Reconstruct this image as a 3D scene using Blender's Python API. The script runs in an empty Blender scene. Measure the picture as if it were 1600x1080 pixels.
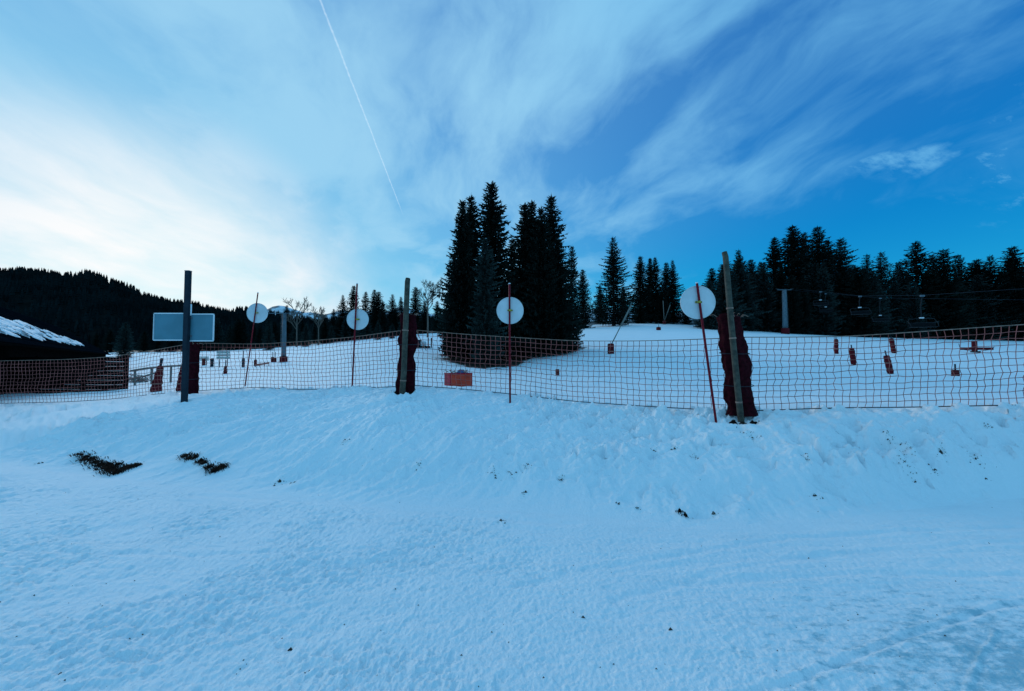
import bpy, math, random
import numpy as np
from mathutils import Vector, Matrix

# ------------------------------------------------------------------ camera, sky, sun, exposure
S = bpy.context.scene
COL = S.collection
EYE = 1.6
F = 1600 * 13 / 36.0
PITCH = math.atan(20 / F)
cam_d = bpy.data.cameras.new('camera'); cam_d.lens = 13; cam_d.sensor_width = 36
cam_d.clip_start = 0.05; cam_d.clip_end = 20000
cam = bpy.data.objects.new('camera', cam_d); COL.objects.link(cam)
cam.location = (0, 0, EYE); cam.rotation_euler = (math.pi / 2 + PITCH, 0, 0)
S.camera = cam

SUN_AZ, SUN_EL = math.radians(-44), math.radians(12)     # azimuth from +Y towards +X
SUN_STRENGTH, SUN_ANGLE = 0.9, math.radians(45)
SKY_STRENGTH = 0.10
S.view_settings.view_transform = 'Standard'; S.view_settings.look = 'None'
S.view_settings.gamma = 1.0; S.view_settings.exposure = 0.28

W = bpy.data.worlds.new('World'); S.world = W; W.use_nodes = True
NT = W.node_tree; NT.nodes.clear()


class NB:
    """tiny node-graph builder"""
    def __init__(s, nt): s.nt = nt

    def n(s, typ, ins=None, **kw):
        nd = s.nt.nodes.new(typ)
        for k, v in kw.items(): setattr(nd, k, v)
        for k, v in (ins or {}).items(): s.set(nd.inputs[k], v)
        return nd

    def set(s, sock, v):
        if isinstance(v, bpy.types.NodeSocket): s.nt.links.new(v, sock)
        else: sock.default_value = v

    def m(s, op, a, b=0.0, c=0.0, clamp=False):
        nd = s.nt.nodes.new('ShaderNodeMath'); nd.operation = op; nd.use_clamp = clamp
        for i, v in enumerate((a, b, c)): s.set(nd.inputs[i], v)
        return nd.outputs[0]

    def ss(s, x, lo, hi):
        nd = s.n('ShaderNodeMapRange', {0: x, 1: lo, 2: hi, 3: 0.0, 4: 1.0}, interpolation_type='SMOOTHSTEP')
        return nd.outputs[0]

    def mix(s, f, a, b, blend='MIX'):
        nd = s.nt.nodes.new('ShaderNodeMix'); nd.data_type = 'RGBA'; nd.blend_type = blend
        s.set(nd.inputs[0], f); s.set(nd.inputs[6], a); s.set(nd.inputs[7], b)
        return nd.outputs[2]

    def noise(s, vec, scale, detail=3.0, rough=0.5, dist=0.0):
        return s.n('ShaderNodeTexNoise', {'Vector': vec, 'Scale': scale, 'Detail': detail, 'Roughness': rough,
                                          'Distortion': dist}).outputs[0]

    def xyz(s, x, y, z):
        return s.n('ShaderNodeCombineXYZ', {0: x, 1: y, 2: z}).outputs[0]


def build_sky():
    b = NB(NT)
    tc = b.n('ShaderNodeTexCoord').outputs['Generated']
    sky = b.n('ShaderNodeTexSky', sky_type='NISHITA', sun_disc=False, sun_elevation=SUN_EL, sun_rotation=SUN_AZ,
              altitude=1200.0, air_density=1.0, dust_density=0.6, ozone_density=3.0).outputs[0]
    sep = b.n('ShaderNodeSeparateXYZ', {0: tc})
    x, y, z = sep.outputs
    sd = (math.sin(SUN_AZ), math.cos(SUN_AZ), 0.04)      # the glow hugs the horizon below the sun
    dot = b.n('ShaderNodeVectorMath', {0: tc, 1: sd}, operation='DOT_PRODUCT').outputs['Value']
    # cool white balance and the strong saturation of the photograph's sky
    sky = b.n('ShaderNodeHueSaturation', {'Saturation': 1.3, 'Value': 1.0, 'Fac': 1.0, 'Color': sky}).outputs[0]
    base = b.mix(1.0, sky, (0.10, 1.2, 2.4, 1), 'MULTIPLY')
    base = b.n('ShaderNodeVectorMath', {0: base, 1: (1.55, 1.55, 1.55)}, operation='MULTIPLY').outputs[0]
    den = b.n('ShaderNodeVectorMath', {0: base, 1: (0.11, 0.11, 0.11), 2: (1, 1, 1)}, operation='MULTIPLY_ADD').outputs[0]
    base = b.n('ShaderNodeVectorMath', {0: base, 1: den}, operation='DIVIDE').outputs[0]
    # cirrus on a plane high above: p = d.xy / d.z
    zz = b.m('MAXIMUM', b.m('ADD', z, 0.03), 0.03)
    px, py = b.m('DIVIDE', x, zz), b.m('DIVIDE', y, zz)
    # the sheet is thick and curves down, so its pattern is less squeezed towards the horizon than a plane's
    z2 = b.m('ADD', b.m('MAXIMUM', z, 0.0), 0.26)
    ux, uy = b.m('DIVIDE', x, z2), b.m('DIVIDE', y, z2)
    warp = b.n('ShaderNodeTexNoise', {'Vector': b.xyz(b.m('MULTIPLY', ux, 0.9), b.m('MULTIPLY', uy, 0.7), 0.0), 'Scale': 1.0, 'Detail': 4.0, 'Roughness': 0.5})
    wsep = b.n('ShaderNodeSeparateXYZ', {0: warp.outputs['Color']})
    wx = b.m('MULTIPLY', b.m('SUBTRACT', wsep.outputs[0], 0.5), 0.85)
    wy = b.m('MULTIPLY', b.m('SUBTRACT', wsep.outputs[1], 0.5), 0.85)
    qx, qy = b.m('ADD', ux, wx), b.m('ADD', uy, wy)
    # streaks lie along the wind, a little across the view
    rx = b.m('ADD', b.m('MULTIPLY', qx, 0.94), b.m('MULTIPLY', qy, 0.34)); ry = b.m('SUBTRACT', b.m('MULTIPLY', qy, 0.94), b.m('MULTIPLY', qx, 0.34))
    streak = b.noise(b.xyz(b.m('MULTIPLY', rx, 2.3), b.m('MULTIPLY', ry, 1.05), 3.1), 1.0, 6.0, 0.5)
    fine = b.noise(b.xyz(b.m('MULTIPLY', rx, 4.6), b.m('MULTIPLY', ry, 2.8), 8.0), 1.0, 6.0, 0.6)
    broad = b.noise(b.xyz(b.m('MULTIPLY', qx, 1.7), b.m('MULTIPLY', qy, 1.4), 5.5), 1.0, 2.0, 0.5)
    dens = b.m('ADD', b.m('MULTIPLY', streak, 0.52), b.m('ADD', b.m('MULTIPLY', fine, 0.36), b.m('MULTIPLY', broad, 0.36)))
    # the veil is thick to the west (left) and breaks up to the east
    east = b.ss(b.m('ADD', px, b.m('MULTIPLY', b.m('SUBTRACT', streak, 0.5), 1.4)), 0.4, 2.7)
    thr = b.m('ADD', 0.548, b.m('MULTIPLY', east, 0.26))
    cl = b.m('MULTIPLY', b.ss(b.m('SUBTRACT', dens, thr), -0.12, 0.20), 0.92)
    west = b.m('SUBTRACT', 1.0, b.ss(px, -2.4, 0.6))
    over = b.m('SUBTRACT', 1.0, b.ss(py, 0.2, 1.0))  # unseen cloud veil added overhead and behind the camera to brighten the snow
    veil = b.m('ADD', b.m('MULTIPLY', b.m('SUBTRACT', 1.0, b.ss(px, -0.6, 2.4)), 0.28), b.m('MULTIPLY', west, b.m('ADD', -0.22, b.m('MULTIPLY', b.m('ADD', fine, streak), 0.78))))
    veil = b.m('MAXIMUM', veil, b.m('MULTIPLY', over, b.m('ADD', 0.45, b.m('MULTIPLY', streak, 0.7))), clamp=True)
    # a hooked wisp and a couple of small ones in the clear part
    def arc(cx, cy, r, wd, ysign):
        dx = b.m('SUBTRACT', b.m('ADD', px, b.m('MULTIPLY', wx, 0.22)), cx)
        dy = b.m('SUBTRACT', b.m('ADD', py, b.m('MULTIPLY', wy, 0.22)), cy)
        rr = b.m('SQRT', b.m('ADD', b.m('MULTIPLY', dx, dx), b.m('MULTIPLY', dy, dy)))
        ring = b.m('ABSOLUTE', b.m('SUBTRACT', rr, r))
        k = b.m('SUBTRACT', 1.0, b.ss(b.m('ADD', ring, b.m('MULTIPLY', b.m('SUBTRACT', fine, 0.5), 0.42)), 0.0, wd))
        half = b.ss(b.m('MULTIPLY', dy, ysign), -0.14, 0.10)
        return b.m('MULTIPLY', k, half)
    wn = b.noise(b.xyz(b.m('MULTIPLY', b.m('ADD', px, b.m('MULTIPLY', py, 0.6)), 3.0), b.m('MULTIPLY', b.m('SUBTRACT', py, b.m('MULTIPLY', px, 0.5)), 9.0), 1.0), 1.0, 6.0, 0.65)
    wisp = b.m('MULTIPLY', arc(1.83, 1.80, 0.15, 0.13, -1.0), b.m('MULTIPLY', b.ss(wn, 0.34, 0.66), 0.6))
    # faint torn shreds strewn over the clear eastern sky
    zone = b.m('MULTIPLY', b.ss(px, 1.3, 1.7), b.m('SUBTRACT', 1.0, b.ss(py, 2.0, 2.6)))
    shred = b.m('MULTIPLY', b.m('MULTIPLY', b.ss(wn, 0.52, 0.74), b.ss(broad, 0.46, 0.62)), b.m('MULTIPLY', zone, 0.55))
    wisp = b.m('MAXIMUM', wisp, shred)
    cl = b.m('MAXIMUM', b.m('MAXIMUM', cl, veil), wisp)
    # contrail: a straight line on its own level
    t = b.m('DIVIDE', b.m('SUBTRACT', py, 0.95), 1.52)
    lx = b.m('ADD', -0.512, b.m('MULTIPLY', t, -0.205))
    wob = b.m('MULTIPLY', b.m('SUBTRACT', b.noise(b.xyz(py, 0.0, 0.0), 7.0, 3.0, 0.6), 0.5), 0.008)
    dl = b.m('ABSOLUTE', b.m('SUBTRACT', b.m('ADD', px, wob), lx))
    puff = b.noise(b.xyz(px, py, 2.0), 60.0, 2.0, 0.6)
    ct = b.m('SUBTRACT', 1.0, b.ss(dl, 0.0004, b.m('ADD', 0.0022, b.m('MULTIPLY', puff, 0.0045))))
    ct = b.m('MULTIPLY', ct, b.m('SUBTRACT', 1.0, b.ss(py, 2.1, 2.40)))
    ct = b.m('MULTIPLY', ct, b.m('ADD', 0.02, b.m('MULTIPLY', puff, 0.5)))
    # cloud light: bright towards the sun, blue-grey away from it
    ccol = b.mix(b.ss(dot, 0.0, 0.9), (1.5, 4.5, 7.2, 1), (2.9, 5.5, 7.4, 1))
    ccol = b.mix(b.ss(dot, 0.89, 0.99), ccol, (8.1, 8.15, 8.2, 1))
    up = b.ss(z, -0.02, 0.06)
    cl = b.m('MULTIPLY', cl, up)
    col = b.mix(cl, base, ccol)
    col = b.mix(ct, col, (7.2, 8.6, 9.8, 1))
    bg = b.n('ShaderNodeBackground', {'Color': col, 'Strength': SKY_STRENGTH})
    out = b.n('ShaderNodeOutputWorld')
    NT.links.new(bg.outputs[0], out.inputs[0])


build_sky()
sun_d = bpy.data.lights.new('sun', 'SUN'); sun_d.energy = SUN_STRENGTH; sun_d.angle = SUN_ANGLE; sun_d.color = (1.0, 0.96, 0.91)
sun = bpy.data.objects.new('sun', sun_d); COL.objects.link(sun)
sdir = Vector((math.sin(SUN_AZ) * math.cos(SUN_EL), math.cos(SUN_AZ) * math.cos(SUN_EL), math.sin(SUN_EL)))
sun.rotation_euler = sdir.to_track_quat('Z', 'Y').to_euler(); sun.location = (-30, 30, 40)

# ------------------------------------------------------------------ helpers
RNG = random.Random(7)


def at(px, py, Y):
    """the place seen at photo pixel (px,py), Y metres ahead"""
    u, v = (px - 800) / F, (540 - py) / F
    d = (u, math.cos(PITCH) - v * math.sin(PITCH), math.sin(PITCH) + v * math.cos(PITCH))
    k = Y / d[1]
    return Vector((d[0] * k, Y, EYE + d[2] * k))


def tag(o, label=None, cat=None, group=None, kind=None):
    if label: o['label'] = label
    if cat: o['category'] = cat
    if group: o['group'] = group
    if kind: o['kind'] = kind
    return o


def empty(name, loc, label, cat, group=None, rz=0.0):
    o = bpy.data.objects.new(name, None); COL.objects.link(o)
    o.location = loc; o.rotation_euler = (0, 0, rz); o.empty_display_size = 0.2
    return tag(o, label, cat, group)


def link_mesh(name, me, parent=None):
    o = bpy.data.objects.new(name, me); COL.objects.link(o)
    if parent is not None: o.parent = parent
    return o


class MB:
    def __init__(s): s.v, s.f, s.sm = [], [], []

    def add(s, vs, fs, smooth=False):
        k = len(s.v); s.v.extend(tuple(p) for p in vs)
        s.f.extend(tuple(i + k for i in f) for f in fs); s.sm.extend([smooth] * len(fs))
        return s

    def box(s, c, size, M=None, bevel=0.0):
        x, y, z = (q / 2 for q in size); c = Vector(c)
        if bevel <= 0:
            vs = [Vector((i * x, j * y, k * z)) for k in (-1, 1) for j in (-1, 1) for i in (-1, 1)]
            fs = [(0, 2, 3, 1), (4, 5, 7, 6), (0, 1, 5, 4), (2, 6, 7, 3), (0, 4, 6, 2), (1, 3, 7, 5)]
        else:
            vs, fs = [], []
            q = bevel
            for k, zz, ins in ((0, -z, q), (1, -z + q, 0), (2, z - q, 0), (3, z, q)):
                X, Yy = x - ins, y - ins
                qq = min(q, X * .9, Yy * .9)
                vs += [Vector((-X + qq, -Yy, zz)), Vector((X - qq, -Yy, zz)), Vector((X, -Yy + qq, zz)), Vector((X, Yy - qq, zz)),
                       Vector((X - qq, Yy, zz)), Vector((-X + qq, Yy, zz)), Vector((-X, Yy - qq, zz)), Vector((-X, -Yy + qq, zz))]
            for k in range(3):
                for i in range(8):
                    j = (i + 1) % 8
                    fs.append((k * 8 + i, k * 8 + j, k * 8 + 8 + j, k * 8 + 8 + i))
            fs.append(tuple(reversed(range(8)))); fs.append(tuple(range(24, 32)))
        if M is not None: vs = [M @ p for p in vs]
        return s.add([p + c for p in vs], fs)

    def tube(s, pts, radii, n=8, smooth=True, cap=True):
        pts = [Vector(p) for p in pts]
        if not hasattr(radii, '__len__'): radii = [radii] * len(pts)
        vs, fs = [], []
        t0 = (pts[1] - pts[0]).normalized()
        a = Vector((1, 0, 0)) if abs(t0.x) < 0.8 else Vector((0, 1, 0))
        a = (a - t0 * a.dot(t0)).normalized()
        for i, p in enumerate(pts):
            t = (pts[min(i + 1, len(pts) - 1)] - pts[max(i - 1, 0)]).normalized()
            a = (a - t * a.dot(t)).normalized(); bb = t.cross(a)
            for k in range(n):
                w = 2 * math.pi * k / n
                vs.append(p + (a * math.cos(w) + bb * math.sin(w)) * radii[i])
        for i in range(len(pts) - 1):
            for k in range(n):
                j = (k + 1) % n
                fs.append((i * n + k, i * n + j, (i + 1) * n + j, (i + 1) * n + k))
        s.add(vs, fs, smooth)
        if cap:
            k0 = len(s.v) - len(vs)
            s.f.append(tuple(k0 + i for i in reversed(range(n)))); s.sm.append(False)
            s.f.append(tuple(k0 + (len(pts) - 1) * n + i for i in range(n))); s.sm.append(False)
        return s

    def mesh(s, name, mat):
        me = bpy.data.meshes.new(name)
        me.from_pydata(s.v, [], s.f)
        me.polygons.foreach_set('use_smooth', s.sm)
        me.materials.append(mat); me.update()
        return me

    def build(s, name, mat, parent=None):
        return link_mesh(name, s.mesh(name, mat), parent)


def np_mesh(name, V, Fq, mat, smooth=True):
    """fast mesh from numpy verts (N,3) and faces (M,k)"""
    me = bpy.data.meshes.new(name)
    V = np.ascontiguousarray(V, dtype=np.float32); Fq = np.ascontiguousarray(Fq, dtype=np.int32)
    k = Fq.shape[1]
    me.vertices.add(len(V)); me.vertices.foreach_set('co', V.ravel())
    me.loops.add(Fq.size); me.loops.foreach_set('vertex_index', Fq.ravel())
    me.polygons.add(len(Fq)); me.polygons.foreach_set('loop_start', np.arange(0, Fq.size, k, dtype=np.int32))
    me.polygons.foreach_set('use_smooth', np.full(len(Fq), smooth, dtype=bool))
    me.update(calc_edges=True)
    me.materials.append(mat)
    return me


# numpy gradient noise
_perm = np.random.RandomState(3).permutation(4096).astype(np.int64)
_ga = np.random.RandomState(4).rand(4096) * 2 * np.pi
_gx, _gy = np.cos(_ga), np.sin(_ga)


def pn(x, y, seed=0):
    x = np.asarray(x, float); y = np.asarray(y, float)
    xi, yi = np.floor(x).astype(np.int64), np.floor(y).astype(np.int64)
    xf, yf = x - xi, y - yi

    def g(i, j):
        h = _perm[(_perm[(xi + i + seed * 131) & 4095] + yi + j) & 4095]
        return _gx[h] * (xf - i) + _gy[h] * (yf - j)
    u = xf * xf * xf * (xf * (xf * 6 - 15) + 10); v = yf * yf * yf * (yf * (yf * 6 - 15) + 10)
    return 1.5 * ((g(0, 0) * (1 - u) + g(1, 0) * u) * (1 - v) + (g(0, 1) * (1 - u) + g(1, 1) * u) * v)


def fbm(x, y, oct=4, seed=0, gain=0.5):
    r = 0; a = 1.0
    for o in range(oct):
        r = r + a * pn(x * 2 ** o, y * 2 ** o, seed + o * 7); a *= gain
    return r


def sst(x, lo, hi):
    t = np.clip((np.asarray(x, float) - lo) / (hi - lo), 0, 1)
    return t * t * (3 - 2 * t)


# ------------------------------------------------------------------ materials
def material(name, fn):
    m = bpy.data.materials.new(name); m.use_nodes = True
    nt = m.node_tree; nt.nodes.clear(); b = NB(nt)
    bs = b.n('ShaderNodeBsdfPrincipled'); out = b.n('ShaderNodeOutputMaterial')
    nt.links.new(bs.outputs[0], out.inputs[0])
    fn(b, bs)
    return m


def plain(name, col, rough=0.6, metal=0.0, var=0.25, scale=9.0, bump=0.0, bscale=40.0, spec=0.3):
    def fn(b, bs):
        co = b.n('ShaderNodeTexCoord').outputs['Object']
        n = b.noise(co, scale, 5.0, 0.6)
        dark = tuple(c * (1 - var) for c in col) + (1,); lite = tuple(min(1, c * (1 + var)) for c in col) + (1,)
        c = b.mix(b.ss(n, 0.3, 0.7), dark, lite)
        b.set(bs.inputs['Base Color'], c)
        bs.inputs['Metallic'].default_value = metal
        bs.inputs['Specular IOR Level'].default_value = spec
        b.set(bs.inputs['Roughness'], b.m('ADD', rough - 0.08, b.m('MULTIPLY', n, 0.16)))
        if bump:
            bp = b.n('ShaderNodeBump', {'Strength': bump, 'Distance': 0.01, 'Height': b.noise(co, bscale, 4.0, 0.6)})
            b.set(bs.inputs['Normal'], bp.outputs[0])
    return material(name, fn)


def snow_fn(kind):
    def fn(b, bs):
        co = b.n('ShaderNodeTexCoord').outputs['Object']
        sp = b.n('ShaderNodeSeparateXYZ', {0: co})
        big = b.noise(co, 0.55, 4.0, 0.55)
        med = b.noise(co, 4.0, 5.0, 0.6)
        fine = b.noise(co, 38.0, 4.0, 0.65)
        grain = b.noise(co, 190.0, 2.0, 0.6)
        c = b.mix(b.ss(big, 0.35, 0.65), (0.86, 0.90, 0.935, 1), (0.90, 0.925, 0.95, 1))
        # thin dirt specks in old snow
        speck = b.ss(b.noise(co, 60.0, 2.0, 0.7), 0.72, 0.80)
        c = b.mix(b.m('MULTIPLY', speck, 0.35 if kind != 'slope' else 0.15), c, (0.30, 0.30, 0.29, 1))
        rough = 0.62
        if kind == 'road':
            # bare ice polished on the right side of the road
            dx = b.m('DIVIDE', b.m('SUBTRACT', sp.outputs[0], 2.75), 1.5)
            dy = b.m('DIVIDE', b.m('SUBTRACT', sp.outputs[1], 1.95), 0.8)
            rr = b.m('SQRT', b.m('ADD', b.m('MULTIPLY', dx, dx), b.m('MULTIPLY', dy, dy)))
            st = b.noise(b.xyz(b.m('MULTIPLY', sp.outputs[0], 7.0), b.m('MULTIPLY', sp.outputs[1], 16.0), 0.0), 1.0, 8.0, 0.72)
            ice = b.ss(b.m('ADD', b.m('SUBTRACT', 1.0, rr), b.m('MULTIPLY', b.m('SUBTRACT', st, 0.55), 5.0)), -0.05, 0.85)
            c = b.mix(b.m('MULTIPLY', ice, 0.9), c, (0.36, 0.56, 0.64, 1))
            tr = b.noise(b.xyz(b.m('MULTIPLY', sp.outputs[0], 0.8), b.m('MULTIPLY', sp.outputs[1], 5.0), 4.0), 1.0, 5.0, 0.6)
            c = b.mix(b.m('MULTIPLY', b.ss(tr, 0.52, 0.75), 0.30), c, (0.62, 0.74, 0.80, 1))
            b.set(bs.inputs['Roughness'], b.m('SUBTRACT', 0.62, b.m('MULTIPLY', ice, 0.25)))
        else:
            bs.inputs['Roughness'].default_value = rough
        if kind == 'slope':
            # bare earth and needles under the spruces
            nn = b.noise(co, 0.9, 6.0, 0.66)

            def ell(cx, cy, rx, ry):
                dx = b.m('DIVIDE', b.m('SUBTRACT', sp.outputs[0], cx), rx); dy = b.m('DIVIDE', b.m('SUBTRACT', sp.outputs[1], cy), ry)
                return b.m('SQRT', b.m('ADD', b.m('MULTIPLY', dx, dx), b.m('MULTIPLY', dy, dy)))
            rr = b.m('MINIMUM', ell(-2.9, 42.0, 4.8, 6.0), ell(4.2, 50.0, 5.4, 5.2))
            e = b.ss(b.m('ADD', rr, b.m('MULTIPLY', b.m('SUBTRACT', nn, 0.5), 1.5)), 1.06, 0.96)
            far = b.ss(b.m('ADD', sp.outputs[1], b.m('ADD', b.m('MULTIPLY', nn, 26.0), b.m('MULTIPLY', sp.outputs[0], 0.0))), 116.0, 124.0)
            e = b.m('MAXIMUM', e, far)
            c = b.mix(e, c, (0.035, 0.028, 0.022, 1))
        b.set(bs.inputs['Base Color'], c)
        bs.inputs['Specular IOR Level'].default_value = 0.25
        if kind == 'slope':
            gro = b.noise(b.xyz(b.m('MULTIPLY', b.m('ADD', sp.outputs[0], b.m('MULTIPLY', sp.outputs[1], 0.25)), 2.6), b.m('MULTIPLY', sp.outputs[1], 0.16), 2.0), 1.0, 5.0, 0.65)
            med = b.m('ADD', b.m('MULTIPLY', med, 0.6), b.m('MULTIPLY', gro, 3.0))
        h = b.m('ADD', b.m('MULTIPLY', med, 0.5), b.m('ADD', b.m('MULTIPLY', fine, 0.42), b.m('MULTIPLY', grain, 0.12)))
        bp = b.n('ShaderNodeBump', {'Strength': 0.8, 'Distance': 0.035 if kind != 'slope' else 0.03, 'Height': h})
        b.set(bs.inputs['Normal'], bp.outputs[0])
    return fn


M = {}
M['snow_road'] = material('snow_road', snow_fn('road'))
M['snow_bank'] = material('snow_bank', snow_fn('bank'))
M['snow_slope'] = material('snow_slope', snow_fn('slope'))
M['snow_lump'] = plain('snow_lump', (0.84, 0.885, 0.93), 0.6, 0, 0.05, 3, 0.5, 20)
M['needles'] = plain('needles', (0.013, 0.022, 0.019), 0.75, 0, 0.5, 0.6, spec=0.0)
M['needles_frost'] = plain('needles_frost', (0.032, 0.050, 0.048), 0.75, 0, 0.55, 0.5, spec=0.0)
M['bark'] = plain('bark', (0.05, 0.038, 0.03), 0.85, 0, 0.4, 6, 0.5, 20)
M['bare_bark'] = plain('bare_bark', (0.11, 0.09, 0.075), 0.85, 0, 0.3, 5)
M['wood'] = plain('wood', (0.065, 0.060, 0.045), 0.75, 0, 0.45, 14, 0.6, 60)
M['dark_wood'] = plain('dark_wood', (0.006, 0.005, 0.005), 0.8, 0, 0.4, 8, 0.5, 30, spec=0.0)
M['red_pole'] = plain('red_pole', (0.19, 0.011, 0.020), 0.45, 0, 0.3, 20, spec=0.06)
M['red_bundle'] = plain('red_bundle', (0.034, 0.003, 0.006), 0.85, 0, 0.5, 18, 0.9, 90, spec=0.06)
M['red_pad'] = plain('red_pad', (0.11, 0.008, 0.012), 0.6, 0, 0.35, 6, spec=0.06)
M['red_plastic'] = plain('red_plastic', (0.55, 0.055, 0.03), 0.45, 0, 0.2, 5, spec=0.06)
M['crimson_plastic'] = plain('crimson_plastic', (0.34, 0.015, 0.04), 0.45, 0, 0.2, 5, spec=0.06)
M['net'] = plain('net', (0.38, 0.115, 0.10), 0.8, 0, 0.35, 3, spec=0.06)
M['rope'] = plain('rope', (0.30, 0.19, 0.15), 0.8, 0, 0.3, 12, spec=0.06)
M['rope_dark'] = plain('rope_dark', (0.03, 0.03, 0.04), 0.8, 0, 0.3, 12)
M['sign_back'] = plain('sign_back', (0.66, 0.68, 0.70), 0.38, 0.0, 0.08, 4)
M['panel_back'] = plain('panel_back', (0.085, 0.22, 0.28), 0.42, 0.0, 0.10, 2.5)
M['rim'] = plain('rim', (0.75, 0.77, 0.80), 0.35, 0, 0.08, 5)
M['steel'] = plain('steel', (0.020, 0.030, 0.042), 0.55, 0.0, 0.2, 6, spec=0.06)
M['galv'] = plain('galv', (0.13, 0.17, 0.20), 0.5, 0.2, 0.2, 3, spec=0.06)
M['clamp'] = plain('clamp', (0.42, 0.34, 0.05), 0.5, 0, 0.3, 30)
M['black'] = plain('black', (0.015, 0.015, 0.018), 0.5, 0, 0.3, 10)
M['chair_frame'] = plain('chair_frame', (0.018, 0.022, 0.026), 0.45, 0.2, 0.2, 3, spec=0.06)
M['chair_seat'] = plain('chair_seat', (0.008, 0.009, 0.011), 0.6, 0, 0.2, 3, spec=0.06)
M['pale_board'] = plain('pale_board', (0.45, 0.50, 0.47), 0.6, 0, 0.2, 6)
M['roofing'] = plain('roofing', (0.003, 0.006, 0.009), 0.9, 0, 0.3, 2, 0.5, 10, spec=0.0)
M['soil'] = plain('soil', (0.012, 0.006, 0.005), 0.95, 0, 0.5, 25, 1.0, 60, spec=0.06)
M['blade'] = plain('blade', (0.035, 0.017, 0.012), 0.8, 0, 0.6, 6, spec=0.06)
M['blade_green'] = plain('blade_green', (0.06, 0.075, 0.04), 0.8, 0, 0.6, 8)
M['debris'] = plain('debris', (0.04, 0.035, 0.03), 0.9, 0, 0.5, 30)
M['forest'] = plain('forest', (0.007, 0.012, 0.013), 0.8, 0, 0.5, 0.03, spec=0.0)
M['forest_floor'] = plain('forest_floor', (0.006, 0.008, 0.008), 0.9, 0, 0.3, 0.05, spec=0.0)
M['blue_bag'] = plain('blue_bag', (0.05, 0.10, 0.22), 0.6, 0, 0.3, 12)
M['grey_stick'] = plain('grey_stick', (0.20, 0.19, 0.17), 0.8, 0, 0.3, 12)


def mountain_fn(b, bs):
    co = b.n('ShaderNodeTexCoord').outputs['Object']
    n = b.noise(co, 0.012, 6.0, 0.62)
    b.set(bs.inputs['Base Color'], b.mix(b.ss(n, 0.44, 0.54), (0.05, 0.075, 0.09, 1), (0.62, 0.70, 0.78, 1)))
    bs.inputs['Roughness'].default_value = 0.8


M['mountain'] = material('mountain', mountain_fn)


def leftover_snow_fn(b, bs):
    co = b.n('ShaderNodeTexCoord').outputs['Object']
    b.set(bs.inputs['Base Color'], (0.84, 0.88, 0.93, 1)); bs.inputs['Roughness'].default_value = 0.6
    b.set(bs.inputs['Normal'], b.n('ShaderNodeBump', {'Strength': 0.5, 'Distance': 0.05, 'Height': b.noise(co, 5.0)}).outputs[0])


M['roof_snow'] = material('roof_snow', leftover_snow_fn)

# ------------------------------------------------------------------ terrain
NET = {   # photo px, metres ahead, py of top rope, py of bottom rope
    'A': [(-110, 10.4, 567, 636), (0, 10.0, 564, 632), (100, 9.9, 562, 630), (170, 9.7, 558, 626), (230, 9.4, 549, 619), (298, 9.1, 537, 613)],
    'B': [(303, 9.05, 536, 613), (400, 9.0, 538, 607), (470, 8.8, 534, 611), (550, 8.4, 527, 609), (632, 7.85, 516, 606)],
    'C': [(638, 7.8, 515, 604), (720, 7.7, 522, 610), (797, 7.5, 527, 618), (900, 7.2, 533, 630), (1000, 6.7, 533, 637), (1100, 6.2, 530, 643), (1145, 5.95, 528, 646)],
    'D': [(1152, 5.85, 527, 646), (1230, 5.7, 527, 643), (1320, 5.6, 526, 640), (1400, 5.5, 521, 640), (1500, 5.4, 514, 638), (1600, 5.3, 507, 636), (1780, 5.2, 498, 636)],
}
crest = [(p[0], p[3], p[1]) for k in 'ABCD' for p in NET[k]]
_c = np.array([tuple(at(a, b_, c_)) for a, b_, c_ in crest])
CX, CY, CZ = _c[:, 0], _c[:, 1], _c[:, 2]
foot = [(-250, 712), (0, 722), (200, 748), (400, 768), (600, 785), (800, 795), (1070, 815), (1300, 805), (1600, 775), (1800, 765)]
_f = np.array([tuple(at(a, b_, EYE * F / (b_ - 560.0))) for a, b_ in foot])
FX, FY = _f[:, 0], _f[:, 1]

CTRL = {
    -500: [(14, 622), (25, 592), (60, 568), (150, 556)],
    0: [(14, 616), (20, 604), (60, 567), (150, 550)],
    200: [(12, 612), (20, 604), (30, 590), (60, 563), (100, 551), (170, 546)],
    400: [(12, 602), (25, 585), (50, 559), (90, 547), (150, 543)],
    550: [(12, 604), (25, 577), (50, 548), (80, 536), (150, 528)],
    660: [(12, 602), (20, 590), (38, 560), (60, 532), (100, 522)],
    770: [(10, 612), (20, 597), (36, 577), (60, 542), (100, 518)],
    900: [(10, 622), (20, 600), (35, 563), (60, 532), (100, 511), (150, 503)],
    1000: [(10, 622), (20, 600), (35, 558), (60, 528), (100, 507), (150, 500)],
    1150: [(9, 633), (20, 603), (40, 553), (70, 523), (110, 512)],
    1300: [(8, 630), (24, 588), (38, 554), (60, 533), (85, 525), (120, 521)],
    1500: [(8, 628), (24, 588), (40, 557), (60, 540), (85, 531), (120, 526)],
    1750: [(8, 628), (24, 590), (40, 560), (60, 545), (85, 535), (120, 530)],
    2200: [(8, 628), (24, 592), (40, 563), (85, 540), (120, 534)],
}
_P, _Q = [], []
for a, l in CTRL.items():
    for Y, b_ in l: _P.append((a / 350.0, math.log(Y) * 1.3)); _Q.append((560 - b_) / F)
_P = np.array(_P); _Q = np.array(_Q)


def _tps(r2): return np.where(r2 > 1e-12, r2 * np.log(np.maximum(r2, 1e-12)), 0.0)


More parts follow.
